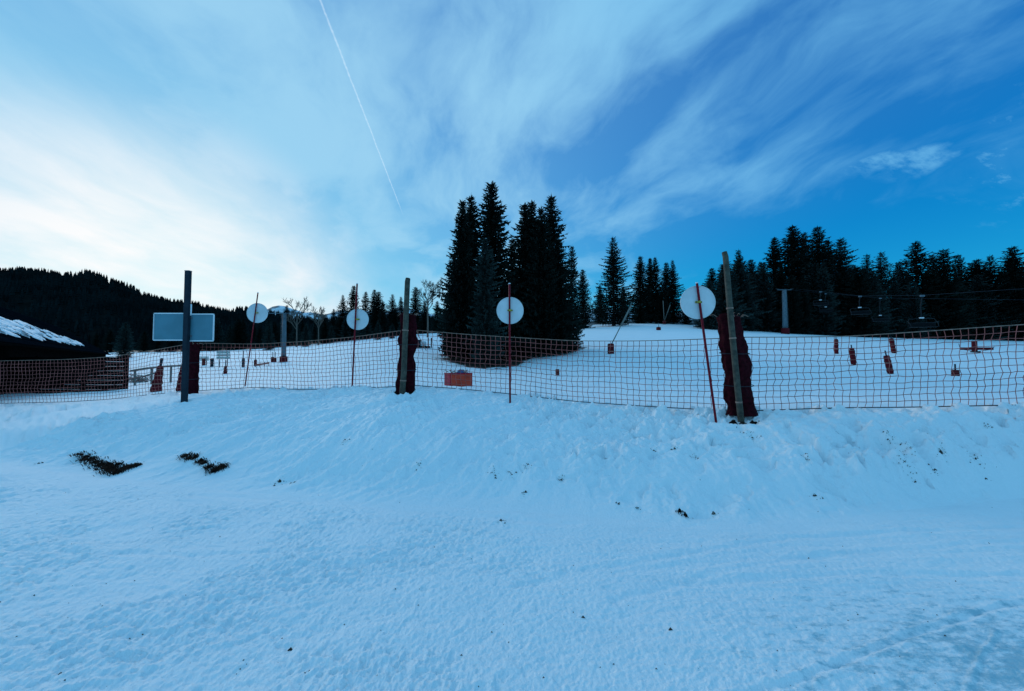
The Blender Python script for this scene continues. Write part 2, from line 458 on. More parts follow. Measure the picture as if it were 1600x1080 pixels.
_K = _tps(((_P[:, None] - _P[None]) ** 2).sum(-1)) + np.eye(len(_P)) * 0.02
_A = np.block([[_K, np.c_[np.ones(len(_P)), _P]], [np.c_[np.ones(len(_P)), _P].T, np.zeros((3, 3))]])
_w = np.linalg.solve(_A, np.r_[_Q, 0, 0, 0])


def slope_z(X, Y):
    Yc = np.clip(Y, 7.0, 150.0)
    q0 = np.clip(800 + F * X / np.maximum(Y, 1.0), -600, 2300) / 350.0
    q1 = np.log(Yc) * 1.3
    out = np.full(X.shape, _w[-3]) + _w[-2] * q0 + _w[-1] * q1
    for i in range(len(_P)):
        out += _w[i] * _tps((q0 - _P[i, 0]) ** 2 + (q1 - _P[i, 1]) ** 2)
    return EYE + out * np.minimum(np.maximum(Y, 7.0), 170.0)


def bank_t(X, Y):
    yf, yc = np.interp(X, FX, FY), np.interp(X, CX, CY)
    return (Y - yf) / (yc - yf)


def height(X, Y, slope=True):
    X = np.asarray(X, float); Y = np.asarray(Y, float)
    t = bank_t(X, Y); zc = np.interp(X, CX, CZ); yc = np.interp(X, CX, CY)
    tc = np.clip(t, 0, 1)
    g = 1 - (1 - tc) ** 1.9
    g = g * (0.35 + 0.65 * sst(tc, 0.0, 0.30))
    z = zc * g + 0.02 * np.clip(X, -6, 6) * 0
    m = (Y > yc)
    if slope and m.any():
        w = sst(Y[m] - yc[m], 0.0, 4.0)
        z[m] = zc[m] * (1 - w) + slope_z(X[m], Y[m]) * w
    return z


def seg_dist(X, Y, pts):
    d = np.full(X.shape, 1e9)
    for (x0, y0), (x1, y1) in zip(pts[:-1], pts[1:]):
        vx, vy = x1 - x0, y1 - y0
        t = np.clip(((X - x0) * vx + (Y - y0) * vy) / (vx * vx + vy * vy), 0, 1)
        d = np.minimum(d, np.hypot(X - x0 - t * vx, Y - y0 - t * vy))
    return d


def gpt(px, py):
    """road point under a pixel"""
    p = at(px, py, EYE * F / max(py - 560.0, 1.0)); return (p.x, p.y)


def detail(X, Y):
    t = bank_t(X, Y)
    onbank = (0.25 * sst(t, -0.05, 0.10) + 0.75 * sst(t, 0.05, 0.38)) * (1 - sst(t, 1.0, 1.25))
    road = 1 - sst(t, -0.15, 0.05)
    # bank: slide streaks running down and to the left, footprints and lumps to the right
    rightness = sst(X, -1.0, 3.0)
    a = X * 0.72 + Y * -0.69; c = X * 0.69 + Y * 0.72
    wob = 0.35 * pn(X * 0.7, Y * 0.7, 5)
    st = fbm((a + wob) * 3.4, c * 0.55, 4, 11, 0.55)
    st2 = fbm((X + wob) * 3.0, Y * 0.9, 4, 23, 0.55)
    lump = fbm(X * 2.4, Y * 2.4, 4, 31, 0.55)
    pits = -sst(fbm(X * 3.6 + 0.4 * pn(X * 6, Y * 6, 2), Y * 3.0, 2, 47), 0.28, 0.62)
    patch = 0.35 + 0.65 * sst(fbm(X * 0.45, Y * 0.6, 2, 61), -0.25, 0.35)
    d = onbank * patch * (0.036 * st * (1 - rightness) + (0.026 * st2 + 0.042 * lump) * (0.30 + 0.70 * rightness)
                          + 0.066 * pits * (0.35 + 0.65 * rightness))
    d *= 3.0
    d += onbank * (0.050 * fbm(X * 5, Y * 5.5, 3, 58, 0.6) + 0.030 * fbm(X * 12, Y * 12, 3, 55, 0.65)) * patch
    # road: crusty ridges to the left, smoother packed tracks to the right
    a2 = X * 0.55 + Y * -0.83; c2 = X * 0.83 + Y * 0.55
    pat = 0.35 + 0.65 * sst(fbm(X * 0.9 + 3, Y * 1.1, 3, 87), -0.35, 0.4)
    crust = fbm(X * 17 + 0.5 * Y, Y * 19, 4, 71, 0.66)
    ridge = fbm(a2 * 8 + 0.8 * pn(X * 3, Y * 3, 12), c2 * 4.5 + 0.8 * pn(X * 3, Y * 3, 14), 4, 77, 0.6)
    pock = -sst(fbm(X * 11, Y * 12, 3, 79, 0.6), 0.30, 0.75)
    left = 1 - 0.75 * sst(X + 0.35 * Y + 0.5 * pn(X, Y, 9), 0.6, 2.6)
    d += road * pat * left * (0.0085 * crust + 0.010 * ridge + 0.016 * pock)
    d += road * 0.0035 * fbm(X * 26, Y * 26, 3, 97, 0.7)
    d += road * 0.012 * fbm(X * 1.3, Y * 2.2, 3, 83)
    d += road * (1 - left) * 0.008 * fbm(X * 1.2 + 0.4 * Y, Y * 9.0, 4, 91, 0.6)
    for pts, wd, dep in TRACKS:
        dd = seg_dist(X, Y, pts) + 0.006 * pn(X * 9, Y * 9, 3)
        d += road * (-dep * np.exp(-(dd / wd) ** 2) + 0.45 * dep * np.exp(-((dd - 2.1 * wd) / wd) ** 2))
    for hx, hy, hr in HOLLOWS:
        q = np.hypot(X - hx, Y - hy) / hr + 0.25 * pn(X * 7, Y * 7, 6)
        d += -0.05 * np.exp(-q * q) + 0.022 * np.exp(-((q - 1.75) / 0.55) ** 2)
    # slope: groomed with soft undulation
    sl = sst(t, 1.05, 1.6)
    d += sl * (0.05 * fbm(X * 0.5, Y * 0.5, 3, 15) * sst(Y, 7, 14) + 0.02 * fbm(X * 2.5, Y * 2.5, 3, 19))
    return d


TRACKS = [
    ([gpt(1120, 1080), gpt(1240, 1052), gpt(1350, 1010), gpt(1440, 975), gpt(1560, 938), gpt(1690, 915)], 0.016, 0.011),
    ([gpt(1500, 1080), gpt(1530, 1015), gpt(1555, 975)], 0.010, -0.007),
    ([gpt(880, 890), gpt(1060, 862), gpt(1240, 835), gpt(1420, 826), gpt(1640, 818)], 0.03, 0.009),
    ([gpt(960, 930), gpt(1120, 888), gpt(1300, 860), gpt(1640, 838)], 0.03, 0.007),
    ([gpt(820, 905), gpt(1000, 880), gpt(1200, 868), gpt(1640, 850)], 0.04, 0.006),
    ([gpt(300, 770), gpt(520, 782), gpt(700, 800), gpt(900, 815)], 0.05, 0.018),
    ([gpt(-100, 850), gpt(300, 862), gpt(640, 850)], 0.03, 0.008),
    ([gpt(1080, 905), gpt(1330, 890), gpt(1680, 893)], 0.03, 0.009),
]


HOLLOWS = []


def ground_hit(px, py, far=13.0):
    """first point of the terrain seen at a pixel"""
    Ys = np.exp(np.linspace(math.log(1.2), math.log(far), 1400))
    d = at(px, py, 1.0); d = d - Vector((0, 0, EYE))
    X, Z = d.x * Ys, EYE + d.z * Ys
    H = height(X, Ys)
    i = np.argmax(H >= Z)
    return Vector((X[i], Ys[i], H[i]))


def gz(x, y): return float(height(np.array([x]), np.array([y]))[0])


def build_ground():
    az_f = np.radians(np.linspace(-61, 61, 960))
    az = np.r_[np.radians(np.linspace(-180, -63, 30)), az_f, np.radians(np.linspace(63, 180, 30))]
    r = np.r_[0.05, 0.5, 0.9, np.linspace(1.2, 3.49, 250), np.linspace(3.5, 10.5, 470), np.exp(np.linspace(math.log(10.55), math.log(4000), 190))]
    R, A = np.meshgrid(r, az, indexing='ij')
    X, Y = R * np.sin(A), R * np.cos(A)
    Z = height(X, Y)
    far = (R > 400); Z[far] *= np.exp(-(R[far] - 400) / 900)
    near = R < 40
    Z[near] += detail(X[near], Y[near])
    P = np.stack([X, Y, Z], -1)
    tr = np.gradient(P, axis=0); ta = np.gradient(P, axis=1)
    N = np.cross(ta, tr); N /= np.maximum(np.linalg.norm(N, axis=-1, keepdims=True), 1e-9)
    N[N[..., 2] < 0] *= -1
    nr, na = R.shape
    idx = np.arange(nr * na).reshape(nr, na)
    Fq = np.stack([idx[:-1, :-1], idx[:-1, 1:], idx[1:, 1:], idx[1:, :-1]], -1).reshape(-1, 4)
    T = bank_t(X, Y).ravel()
    tf = T[Fq].mean(1)
    back = Y.ravel()[Fq].mean(1) < 0
    sel = {'road': (tf < 0) | back, 'snow_bank': (tf >= 0) & (tf <= 1) & ~back, 'ski_slope': (tf > 1) & ~back}
    Pf, Nf = P.reshape(-1, 3), N.reshape(-1, 3)
    for nm, mk in sel.items():
        f = Fq[mk]; used = np.unique(f); mp = np.full(len(Pf), -1, np.int64); mp[used] = np.arange(len(used))
        me = np_mesh(nm, Pf[used], mp[f], M[{'road': 'snow_road', 'snow_bank': 'snow_bank', 'ski_slope': 'snow_slope'}[nm]])
        me.normals_split_custom_set_from_vertices(Nf[used])
        tag(link_mesh(nm, me), kind='structure')


for a_, b_, c_ in ((1157, 655, .20), (629, 617, .17), (383, 603, .07), (550, 610, .07), (797, 628, .07), (1119, 661, .07), (288, 628, .09)):
    q_ = ground_hit(a_, b_); HOLLOWS.append((q_.x, q_.y, c_))
build_ground()


# distant hill with its forest, far snowy mountains
def build_hills():
    ridge_px = [-1500, -700, -300, -100, 0, 70, 95, 140, 200, 260, 330, 400, 470, 560, 660, 760, 900]
    ridge_py = [440, 425, 424, 424, 424, 423, 430, 438, 456, 470, 483, 494, 503, 500, 498, 502, 515]
    us = np.linspace(-1500, 900, 150); vs = np.linspace(0, 1, 40)
    U, V = np.meshgrid(us, vs, indexing='ij')
    Y = 165 + 250 * V
    top = 560 - np.interp(U, ridge_px, ridge_py)
    e = (14 + (top - 14) * (V ** 0.8)) / F
    X = (U - 800) / F * Y
    Z = EYE + e * Y + 2.5 * fbm(X * 0.02, Y * 0.02, 3, 5) * (V > 0.02)
    Z[:, 0] = -3
    back_ = np.stack([X[:, -1], Y[:, -1] + 160, np.full(len(us), -3.0)], -1)
    P = np.concatenate([np.stack([X, Y, Z], -1), back_[:, None]], 1)
    n, m = P.shape[:2]; idx = np.arange(n * m).reshape(n, m)
    Fq = np.stack([idx[:-1, :-1], idx[1:, :-1], idx[1:, 1:], idx[:-1, 1:]], -1).reshape(-1, 4)
    tag(link_mesh('hill', np_mesh('hill', P.reshape(-1, 3), Fq, M['forest_floor'])), kind='structure')
    # trees on the hill: a far wood that reads as one mass
    rs = np.random.RandomState(5)
    tv, tf = [], []
    cnt = 0
    base = 0
    for k in range(11000):
        i = rs.uniform(20, n - 2); j = 39 * (rs.rand() ** 0.75) if k < 8800 else 39
        i0, j0 = int(i), int(min(j, 39))
        c = P[i0, j0] * (1 - (i - i0)) + P[min(i0 + 1, n - 1), j0] * (i - i0)
        pxx = 800 + F * c[0] / c[1]
        if pxx < -160 or pxx > 860: continue
        v = j0 / 39
        # clearings with leftover snow
        if 18 < pxx < 46 and 0.42 < v < 0.62 and rs.rand() < 0.7: continue
        h = rs.uniform(4, 8) * (0.55 + 0.9 * float(sst(pn(i * 0.35, 0.5, 4), -0.4, 0.5)) if v > 0.9 else 1.0); rad = h * rs.uniform(0.16, 0.24)
        ns = 6
        for lo, hi, kk in ((0.0, 0.55, 1.0), (0.3, 0.8, 0.72), (0.58, 1.0, 0.45)):
            a0 = rs.rand() * 6
            for q in range(ns):
                w = a0 + 2 * math.pi * q / ns; rr = rad * kk * rs.uniform(0.75, 1.2)
                tv.append((c[0] + math.cos(w) * rr, c[1] + math.sin(w) * rr, c[2] + h * (lo + rs.uniform(-.04, .04))))
            tv.append((c[0] + rs.uniform(-.1, .1), c[1], c[2] + h * hi))
            for q in range(ns): tf.append((base + q, base + (q + 1) % ns, base + ns))
            base += ns + 1
    o = link_mesh('hill_forest', np_mesh('hill_forest', np.array(tv), np.array(tf), M['forest'], False))
    tag(o, 'dark forest covering the hill at left behind the sign panel', 'forest', kind='stuff')
    # snow in the clearing
    for (a, b_, wd, hh) in ((24, 462, 9, 5), (34, 466, 11, 5), (41, 473, 8, 4)):
        pass
    # far mountains
    us = np.linspace(-200, 1500, 170); vs = np.linspace(0, 1, 24)
    U, V = np.meshgrid(us, vs, indexing='ij')
    Y = 2400 + 900 * V
    top = 74 + 7 * fbm(U / 60.0, U * 0 + 0.3, 5, 3, 0.6)
    e = (5 + (top - 5) * V ** 0.9 + 4 * fbm(U / 40.0, V * 4, 4, 8) * V * (1 - V)) / F
    X = (U - 800) / F * Y; Z = EYE + e * Y
    P = np.stack([X, Y, Z], -1)
    P = np.concatenate([P, np.stack([X[:, -1], Y[:, -1] + 900, X[:, -1] * 0 - 5], -1)[:, None]], 1)
    n, m = P.shape[:2]; idx = np.arange(n * m).reshape(n, m)
    Fq = np.stack([idx[:-1, :-1], idx[1:, :-1], idx[1:, 1:], idx[:-1, 1:]], -1).reshape(-1, 4)
    tag(link_mesh('mountains', np_mesh('mountains', P.reshape(-1, 3), Fq, M['mountain'])), kind='structure')


build_hills()


# ------------------------------------------------------------------ trees
_unit = ['', 'first', 'second', 'third', 'fourth', 'fifth', 'sixth', 'seventh', 'eighth', 'ninth']
_teen = ['tenth', 'eleventh', 'twelfth', 'thirteenth', 'fourteenth', 'fifteenth', 'sixteenth', 'seventeenth', 'eighteenth', 'nineteenth']


def nth(n):
    if n < 10: return _unit[n]
    if n < 20: return _teen[n - 10]
    t, u = divmod(n, 10)
    return {2: 'twentieth', 3: 'thirtieth', 4: 'fortieth'}[t] if u == 0 else {2: 'twenty', 3: 'thirty', 4: 'forty'}[t] + '-' + _unit[u]


def spruce_crown(seed, h=20.0, rmax=2.9, narrow=1.1, gap=0.36, low=0.05, droop=0.5):
    r = random.Random(seed); V, Fc = [], []

    def tri(a, b_, c):
        k = len(V); V.extend((tuple(a), tuple(b_), tuple(c))); Fc.append((k, k + 1, k + 2))
    z = h * low
    lean = r.uniform(0, 6.28)
    bias = [r.uniform(0.72, 1.22) for _ in range(9)]
    while z < h * 0.985:
        f = (z / h - low) / (1 - low)
        rad = rmax * (1 - f) ** (0.80 * narrow) * (0.62 + 0.38 * min(1, f * 5)) + 0.20
        nb = 6 if f > 0.85 else (8 if f > 0.4 else 10)
        a0 = r.uniform(0, 6.28)
        gapf = r.uniform(0.82, 1.1)
        for k in range(nb):
            az = a0 + 6.283 * k / nb + r.uniform(-0.35, 0.35)
            L = rad * r.uniform(0.50, 1.30) * gapf * bias[int((az % 6.283) / 6.283 * 9) % 9]
            if r.random() < 0.08: L *= 0.5
            if r.random() < 0.05: L *= 1.25
            d = Vector((math.cos(az), math.sin(az), 0)); sd = Vector((-d.y, d.x, 0))
            dr = droop * (1 - 0.75 * f); up = 0.25 * f + 0.12
            ns = max(3, int(L / 0.26))
            base = Vector((0, 0, z))
            pts = []
            for i in range(ns + 1):
                s = i / ns
                pts.append(base + d * (L * s) + Vector((0, 0, L * (-dr * s + (dr * 0.75 + up * 0.6) * s * s))))
            for i in range(ns):
                p, q = pts[i], pts[i + 1]
                s = (i + 1) / ns
                wd = (0.17 + 0.42 * (1 - s) * min(1, L / 2.0)) * r.uniform(0.7, 1.3)
                dz = Vector((0, 0, -r.uniform(0.04, 0.20) - 0.10 * (1 - f)))
                e = (q - p)
                # flat sprays either side, plus a hanging one
                tri(p, p + e * 1.25 + sd * wd + dz * r.uniform(0.4, 1.5), q)
                tri(p, q, p + e * 1.25 - sd * wd + dz * r.uniform(0.4, 1.5))
                if r.random() < 0.9:
                    hang = Vector((0, 0, -r.uniform(0.22, 0.75) * (1 - 0.6 * f)))
                    tri(p - e * 0.2, q + sd * r.uniform(-.1, .1), p + e * 0.5 + hang + sd * r.uniform(-.14, .14))
            tri(pts[-1] - sd * 0.07, pts[-1] + sd * 0.07, pts[-1] + d * r.uniform(0.10, 0.30) + Vector((0, 0, r.uniform(0.0, 0.16))))
        z += gap * r.uniform(0.7, 1.25) * (1 - 0.35 * f)
    tri((-0.05, 0, h * 0.96), (0.05, 0, h * 0.96), (0, 0, h * 1.01)); tri((0, -0.05, h * 0.96), (0, 0.05, h * 0.96), (0, 0, h * 1.01))
    return np.array(V), np.array(Fc)


WIDE = 1.42
VARS = []
for i, kw in enumerate([dict(rmax=2.7, narrow=0.95, gap=0.33, droop=0.55), dict(rmax=3.0, narrow=1.05, gap=0.34, droop=0.5), dict(rmax=2.5, narrow=0.85, gap=0.33, droop=0.6),
                        dict(rmax=3.9, narrow=1.15, gap=0.46, droop=0.45), dict(rmax=3.3, narrow=0.95, gap=0.42, droop=0.5), dict(rmax=3.5, narrow=0.75, gap=0.36, droop=0.55, low=0.02)]):
    V_, F_ = spruce_crown(40 + i, **kw)
    me_d = np_mesh('crown', V_, F_, M['needles'], False)
    me_f = me_d.copy(); me_f.materials.clear(); me_f.materials.append(M['needles_frost'])
    tb = MB(); rr = random.Random(i)
    tb.tube([(rr.uniform(-.05, .05), rr.uniform(-.05, .05), z) for z in (-0.6, 0.0, 0.4, 3, 8, 14, 19.4)], [0.36, 0.34, 0.28, 0.24, 0.18, 0.1, 0.02], 8)
    VARS.append((me_d, me_f, tb.mesh('trunk', M['bark'])))


def spruce(tip, base_py, Y, var, label, group, frost=False, wide=1.0, name='spruce_tree', rnd=RNG):
    px, py = tip
    b0 = at(px, base_py, Y)
    z0 = gz(b0.x, b0.y)
    top = at(px, py, Y)
    h = max(1.5, top.z - z0)
    o = empty(name, (b0.x, b0.y, z0 - 0.1), label, 'tree', group, rnd.uniform(0, 6.28))
    s = (h + 0.1) / 20.0; wv = s * wide * WIDE * rnd.uniform(0.94, 1.06)
    o.scale = (wv, wv, s)
    o.rotation_euler = (rnd.uniform(-.012, .012), rnd.uniform(-.012, .012), o.rotation_euler.z)
    link_mesh('trunk', VARS[var][2], o); link_mesh('crown', VARS[var][1 if frost else 0], o)
    return o


G1 = 'spruces in the clump in the middle of the slope'
for tip, Y, var, fr, wd, lab in [
    ((720, 313), 41, 0, False, 0.95, 'leftmost dark spruce of the tall clump in the middle of the slope'),
    ((735, 304), 44, 1, False, 0.9, 'spruce just left of the tallest one in the middle clump'),
    ((771, 283), 43, 0, False, 1.0, 'tallest spruce of the clump, its tip highest of all trees'),
    ((757, 372), 38.5, 2, True, 0.85, 'grey-green frosted spruce at the front of the clump above the red crate'),
    ((820, 316), 44, 2, False, 0.95, 'spruce right of the gap in the clump, left one of three close tips'),
    ((833, 314), 46, 0, False, 0.95, 'middle one of three close tips in the right half of the clump'),
    ((846, 320), 43, 1, False, 0.95, 'dark spruce in the clump, lowest of three close tips above the white disc'),
    ((862, 303), 46, 4, False, 0.95, 'right-hand tall pointed spruce of the clump with spreading boughs'),
    ((893, 383), 47, 5, False, 0.62, 'shorter spruce at the right edge of the clump'),
    ((800, 372), 48, 5, False, 0.8, 'spruce filling the gap at the back of the clump behind the white disc'),
    ((873, 372), 43, 2, False, 1.0, 'dense dark spruce low in the right half of the clump'),
    ((708, 395), 41, 2, True, 0.9, 'small frosted spruce at the left foot of the clump'),
]:
    spruce(tip, 560, Y, var, lab, G1, fr, wd)
G2 = 'spruces standing at the top of the slope'
for tip, by, Y, var, wd, lab in [
    ((912, 420), 508, 92, 5, 0.9, 'low dark bushy conifer at top of slope just right of the clump'),
    ((959, 369), 505, 96, 3, 0.95, 'broad lone spruce at top of slope right of the clump'),
    ((1001, 399), 503, 112, 1, 1.0, 'leftmost spruce of the row between lone spruce and right-hand disc sign'),
    ((1017, 403), 503, 116, 0, 1.0, 'second spruce of the row left of the right-hand disc sign'),
    ((1026, 401), 503, 112, 4, 0.9, 'third spruce of the row left of the right-hand disc sign'),
    ((1042, 410), 503, 116, 0, 1.0, 'fourth spruce of the row left of the right-hand disc sign'),
    ((1053, 405), 503, 112, 3, 0.8, 'last broad spruce of the row beside the right-hand disc sign'),
    ((975, 448), 503, 118, 5, 1.0, 'low dark conifer behind the foot of the lone spruce'),
    ((938, 445), 503, 118, 5, 1.1, 'low dark conifer between the clump and the lone spruce'),
    ((1035, 455), 503, 108, 5, 1.2, 'low bushy conifer behind the two crossed lance poles'),
    ((1000, 460), 503, 108, 5, 1.2, 'low bushy conifer behind the slanted snow lance'),
    ((1072, 462), 503, 112, 5, 1.1, 'low bushy conifer behind the right-hand white disc'),
]:
    spruce(tip, by, Y, var, lab, G2, False, wd)
G3 = 'spruces of the forest on the right'
ords = ['first', 'second', 'third', 'fourth', 'fifth', 'sixth', 'seventh', 'eighth', 'ninth', 'tenth', 'eleventh', 'twelfth', 'thirteenth',
        'fourteenth', 'fifteenth', 'sixteenth', 'seventeenth', 'eighteenth', 'nineteenth', 'twentieth', 'twenty-first', 'twenty-second']
right_tips = [((1113, 418), 112, 5, .8), ((1133, 412), 104, 1, 1.1), ((1155, 389), 100, 3, .85), ((1176, 404), 104, 5, .8), ((1190, 408), 100, 4, .9), ((1212, 370), 97, 4, 1.0),
              ((1243, 351), 95, 1, 1.1), ((1262, 362), 99, 5, .75), ((1281, 353), 95, 5, .8), ((1299, 372), 97, 1, 1.0), ((1316, 371), 93, 4, 1.0), ((1338, 412), 98, 5, .8),
              ((1356, 396), 93, 3, .8), ((1379, 392), 93, 3, .9), ((1409, 408), 95, 5, .9), ((1437, 376), 90, 4, 1.1), ((1462, 396), 93, 5, .8), ((1479, 388), 87, 5, .9),
              ((1504, 396), 92, 5, .7), ((1551, 398), 88, 3, 1.0), ((1588, 384), 86, 5, .95), ((1530, 428), 88, 5, .9)]
right_tips.sort(key=lambda q: q[0][0])
for i, (tip, Y, var, wd) in enumerate(right_tips):
    spruce(tip, 522, Y, var, '%s treetop from the left in the dark forest on the right' % ords[i], G3, i % 3 == 1, wd * 1.2)
r2 = random.Random(11)
for i in range(40):
    px = 1100 + i * 14.0 + r2.uniform(-6.5, 6.5)
    spruce((px, r2.uniform(400, 446) + max(0, 1160 - px) * 0.3), 522, r2.uniform(86, 94), r2.choice((5, 4, 3, 5)), '%s from the left of the lower spruces below the right forest\'s treetops' % nth(i + 1),
           'lower spruces of the right forest', r2.random() < 0.65, r2.uniform(0.9, 1.3), rnd=r2)
G4 = 'spruces along the left edge of the slope'
left_tips = [(447, 476, 120, 1), (505, 492, 105, 5), (520, 482, 112, 1), (535, 460, 108, 3), (551, 446, 108, 0), (570, 455, 110, 4), (583, 452, 112, 2), (590, 455, 108, 5),
             (597, 470, 104, 5), (612, 459, 108, 3), (626, 463, 112, 1), (648, 448, 108, 5), (663, 470, 104, 5), (683, 470, 104, 5)]
for i, (px, py, Y, var) in enumerate(left_tips):
    spruce((px, py), 540, Y, var, '%s treetop from the left in the spruce row between bare tree and clump' % ords[i], G4, False, 1.0)
r3 = random.Random(12)
for i in range(30):
    px = 330 + i * 12.3 + r3.uniform(-5.5, 5.5)
    spruce((px, r3.uniform(496, 512) if px < 520 else r3.uniform(478, 500)), 545, r3.uniform(100, 112), r3.choice((5, 3, 4)), '%s from the left of the low dark conifers edging the slope left of the clump' % nth(i + 1),
           'low conifers left of the clump', r3.random() < 0.4, r3.uniform(1.0, 1.5), rnd=r3)
for i, (px, py, Y, lab) in enumerate([(420, 505, 80, 'pale frosted conifer left of the slim lift pylon'), (478, 503, 84, 'pale frosted conifer right of the slim lift pylon'),
                                      (195, 503, 70, 'grey-green conifer beside the end of the snowy shed roof'), (590, 500, 84, 'pale frosted conifer left of the middle wooden post'),
                                      (612, 505, 84, 'pale frosted low conifer beside the middle wooden post')]):
    spruce((px, py), 545, Y, (5, 3)[i % 2], lab, None, True, 1.1)
for i, (px, h_) in enumerate(((150, 520), (172, 514), (225, 516), (248, 522), (268, 512), (290, 515), (312, 518))):
    spruce((px, h_), 550, 100 + (px % 7), 5, '%s from the left of the low dark conifers at the hill foot behind sign panel' % nth(i + 1), 'conifers at the foot of the left hill', False, 1.3)


def bare_tree(px, py_top, Y, seed, label, spread=0.42, h_over=None):
    r = random.Random(seed)
    b0 = at(px, 545, Y); z0 = gz(b0.x, b0.y); h = at(px, py_top, Y).z - z0
    o = empty('bare_tree', (b0.x, b0.y, z0 - 0.1), label, 'tree', 'bare leafless trees')
    tr, br = MB(), MB()
    tr.tube([(0, 0, -0.3), (0.05, 0, h * 0.2), (-0.05, 0.1, h * 0.42), (0.05, 0, h * 0.6)], [h * .016, h * .013, h * .011, h * .008], 6)

    def grow(p, d, L, rad, lev):
        q = p + d * L * 0.5 + Vector((r.uniform(-.06, .06), r.uniform(-.06, .06), .03)) * L
        e = p + d * L
        br.tube([p, q, e], [rad, rad * .8, rad * .55], 4, cap=False)
        if lev == 0: return
        for k in range(r.choice((2, 3, 3))):
            nd = (d + Vector((r.uniform(-1, 1), r.uniform(-1, 1), r.uniform(-.15, .75))) * 0.75).normalized()
            grow(p + d * L * r.uniform(0.5, 1.0), nd, L * r.uniform(0.55, 0.8), max(rad * 0.62, 0.03), lev - 1)
    for k in range(9):
        zz = h * r.uniform(0.30, 0.60); a = r.uniform(0, 6.28)
        d = Vector((math.cos(a) * spread * 1.6, math.sin(a) * spread * 1.6, 1)).normalized()
        grow(Vector((0, 0, zz)), d, h * r.uniform(0.14, 0.19), h * 0.007, 4)
    tr.build('trunk', M['bare_bark'], o); br.build('crown', M['bare_bark'], o)


bare_tree(463, 453, 90, 3, 'bare leafless tree standing alone between disc sign and lift pylon')
bare_tree(497, 466, 88, 4, 'smaller bare tree left of the second disc sign', 0.35)
bare_tree(668, 427, 78, 6, 'wide bare leafless tree at left side of the spruce clump', 0.55)


# ------------------------------------------------------------------ netting along the bank
def net_panel(key, label, seed, rows=12):
    tab = np.array([(tuple(at(p[0], p[2], p[1])) + tuple(at(p[0], p[3], p[1]))) for p in NET[key]])
    seg = np.hypot(np.diff(tab[:, 3]), np.diff(tab[:, 4])); s = np.r_[0, np.cumsum(seg)]
    # smooth resample
    n = int(s[-1] / 0.102); ss = np.linspace(0, s[-1], n + 1)
    C = np.stack([np.interp(ss, s, tab[:, k]) for k in range(6)], -1)
    ker = np.hanning(13); ker /= ker.sum()
    for k in range(6):
        pad = np.r_[2 * C[0, k] - C[6:0:-1, k], C[:, k], 2 * C[-1, k] - C[-2:-8:-1, k]]
        C[:, k] = np.convolve(pad, ker, 'valid')
    rs = np.random.RandomState(seed)
    T, B = C[:, :3], C[:, 3:]
    tt = np.linspace(0, 1, rows + 1)
    G = T[:, None] * (1 - tt[None, :, None]) + B[:, None] * tt[None, :, None]
    # cords are never straight: shear drifting along the net, small sag and jitter
    tang = np.gradient(B, axis=0); tang /= np.linalg.norm(tang, axis=1, keepdims=True)
    nrm = np.stack([tang[:, 1], -tang[:, 0], tang[:, 2] * 0], -1)
    drift = 0.05 * pn(ss * 0.6, ss * 0 + seed, seed)[:, None] * np.sin(tt * 3.14)[None]
    stag = 0.016 * np.where(np.arange(rows + 1) % 2, 1, -1)[None, :] * (0.5 + 0.8 * np.clip(pn(ss * 0.4, ss * 0 + 5.0, 9), -0.5, 1))[:, None]
    inner = np.sin(tt * 3.14159)[None, :, None] ** 0.4
    G[..., 2] += 0.03 * tt[None]
    G += inner * ((drift + stag + rs.normal(0, 0.006, (n + 1, rows + 1)))[..., None] * tang[:, None])
    wav = 0.05 * pn(ss[:, None] * 0.9, tt[None] * 2.2, seed + 3) + rs.normal(0, 0.004, (n + 1, rows + 1))
    G += inner * wav[..., None] * nrm[:, None]
    G[..., 2] += (inner[..., 0] * (rs.normal(0, 0.005, (n + 1, rows + 1)) + 0.022 * pn(ss[:, None] * 1.1 + 20, tt[None] * 3, seed)))
    mid = G[n // 2, rows].copy(); base = Vector((mid[0], mid[1], mid[2]))
    o = empty('safety_net', base, label, 'safety net', 'lengths of safety netting along the top of the bank')
    G = G - mid

    def struts(A, D, rad):
        d = D - A; L = np.linalg.norm(d, axis=1, keepdims=True); d = d / np.maximum(L, 1e-6)
        ref = np.where(np.abs(d[:, 2:3]) > 0.8, np.array([[1.0, 0, 0]]), np.array([[0, 0, 1.0]]))
        a = np.cross(d, ref); a /= np.linalg.norm(a, axis=1, keepdims=True); b_ = np.cross(d, a)
        ring = [a * rad, b_ * rad, -a * rad, -b_ * rad]
        V = np.stack([A + q for q in ring] + [D + q for q in ring], 1)
        k = np.arange(len(A))[:, None] * 8
        fs = [np.concatenate([k + i, k + (i + 1) % 4, k + 4 + (i + 1) % 4, k + 4 + i], 1) for i in range(4)]
        return V.reshape(-1, 3), np.concatenate(fs)
    hA, hD = G[:-1, 1:-1].reshape(-1, 3), G[1:, 1:-1].reshape(-1, 3)
    vA, vD = G[:, :-1].reshape(-1, 3), G[:, 1:].reshape(-1, 3)
    V, Fq = struts(np.r_[hA, vA], np.r_[hD, vD], 0.0046)
    me = np_mesh('mesh_cords', V, Fq, M['net'], False)
    tag(link_mesh('mesh_cords', me, o), kind='stuff')
    for nm, row, rad in (('top_rope', 0, 0.0075), ('bottom_rope', rows, 0.008)):
        mb = MB(); mb.tube([G[i, row] for i in range(0, n + 1, 2)], rad, 6)
        mb.build(nm, M['rope'] if row == 0 else M['rope_dark'], o)
    return o


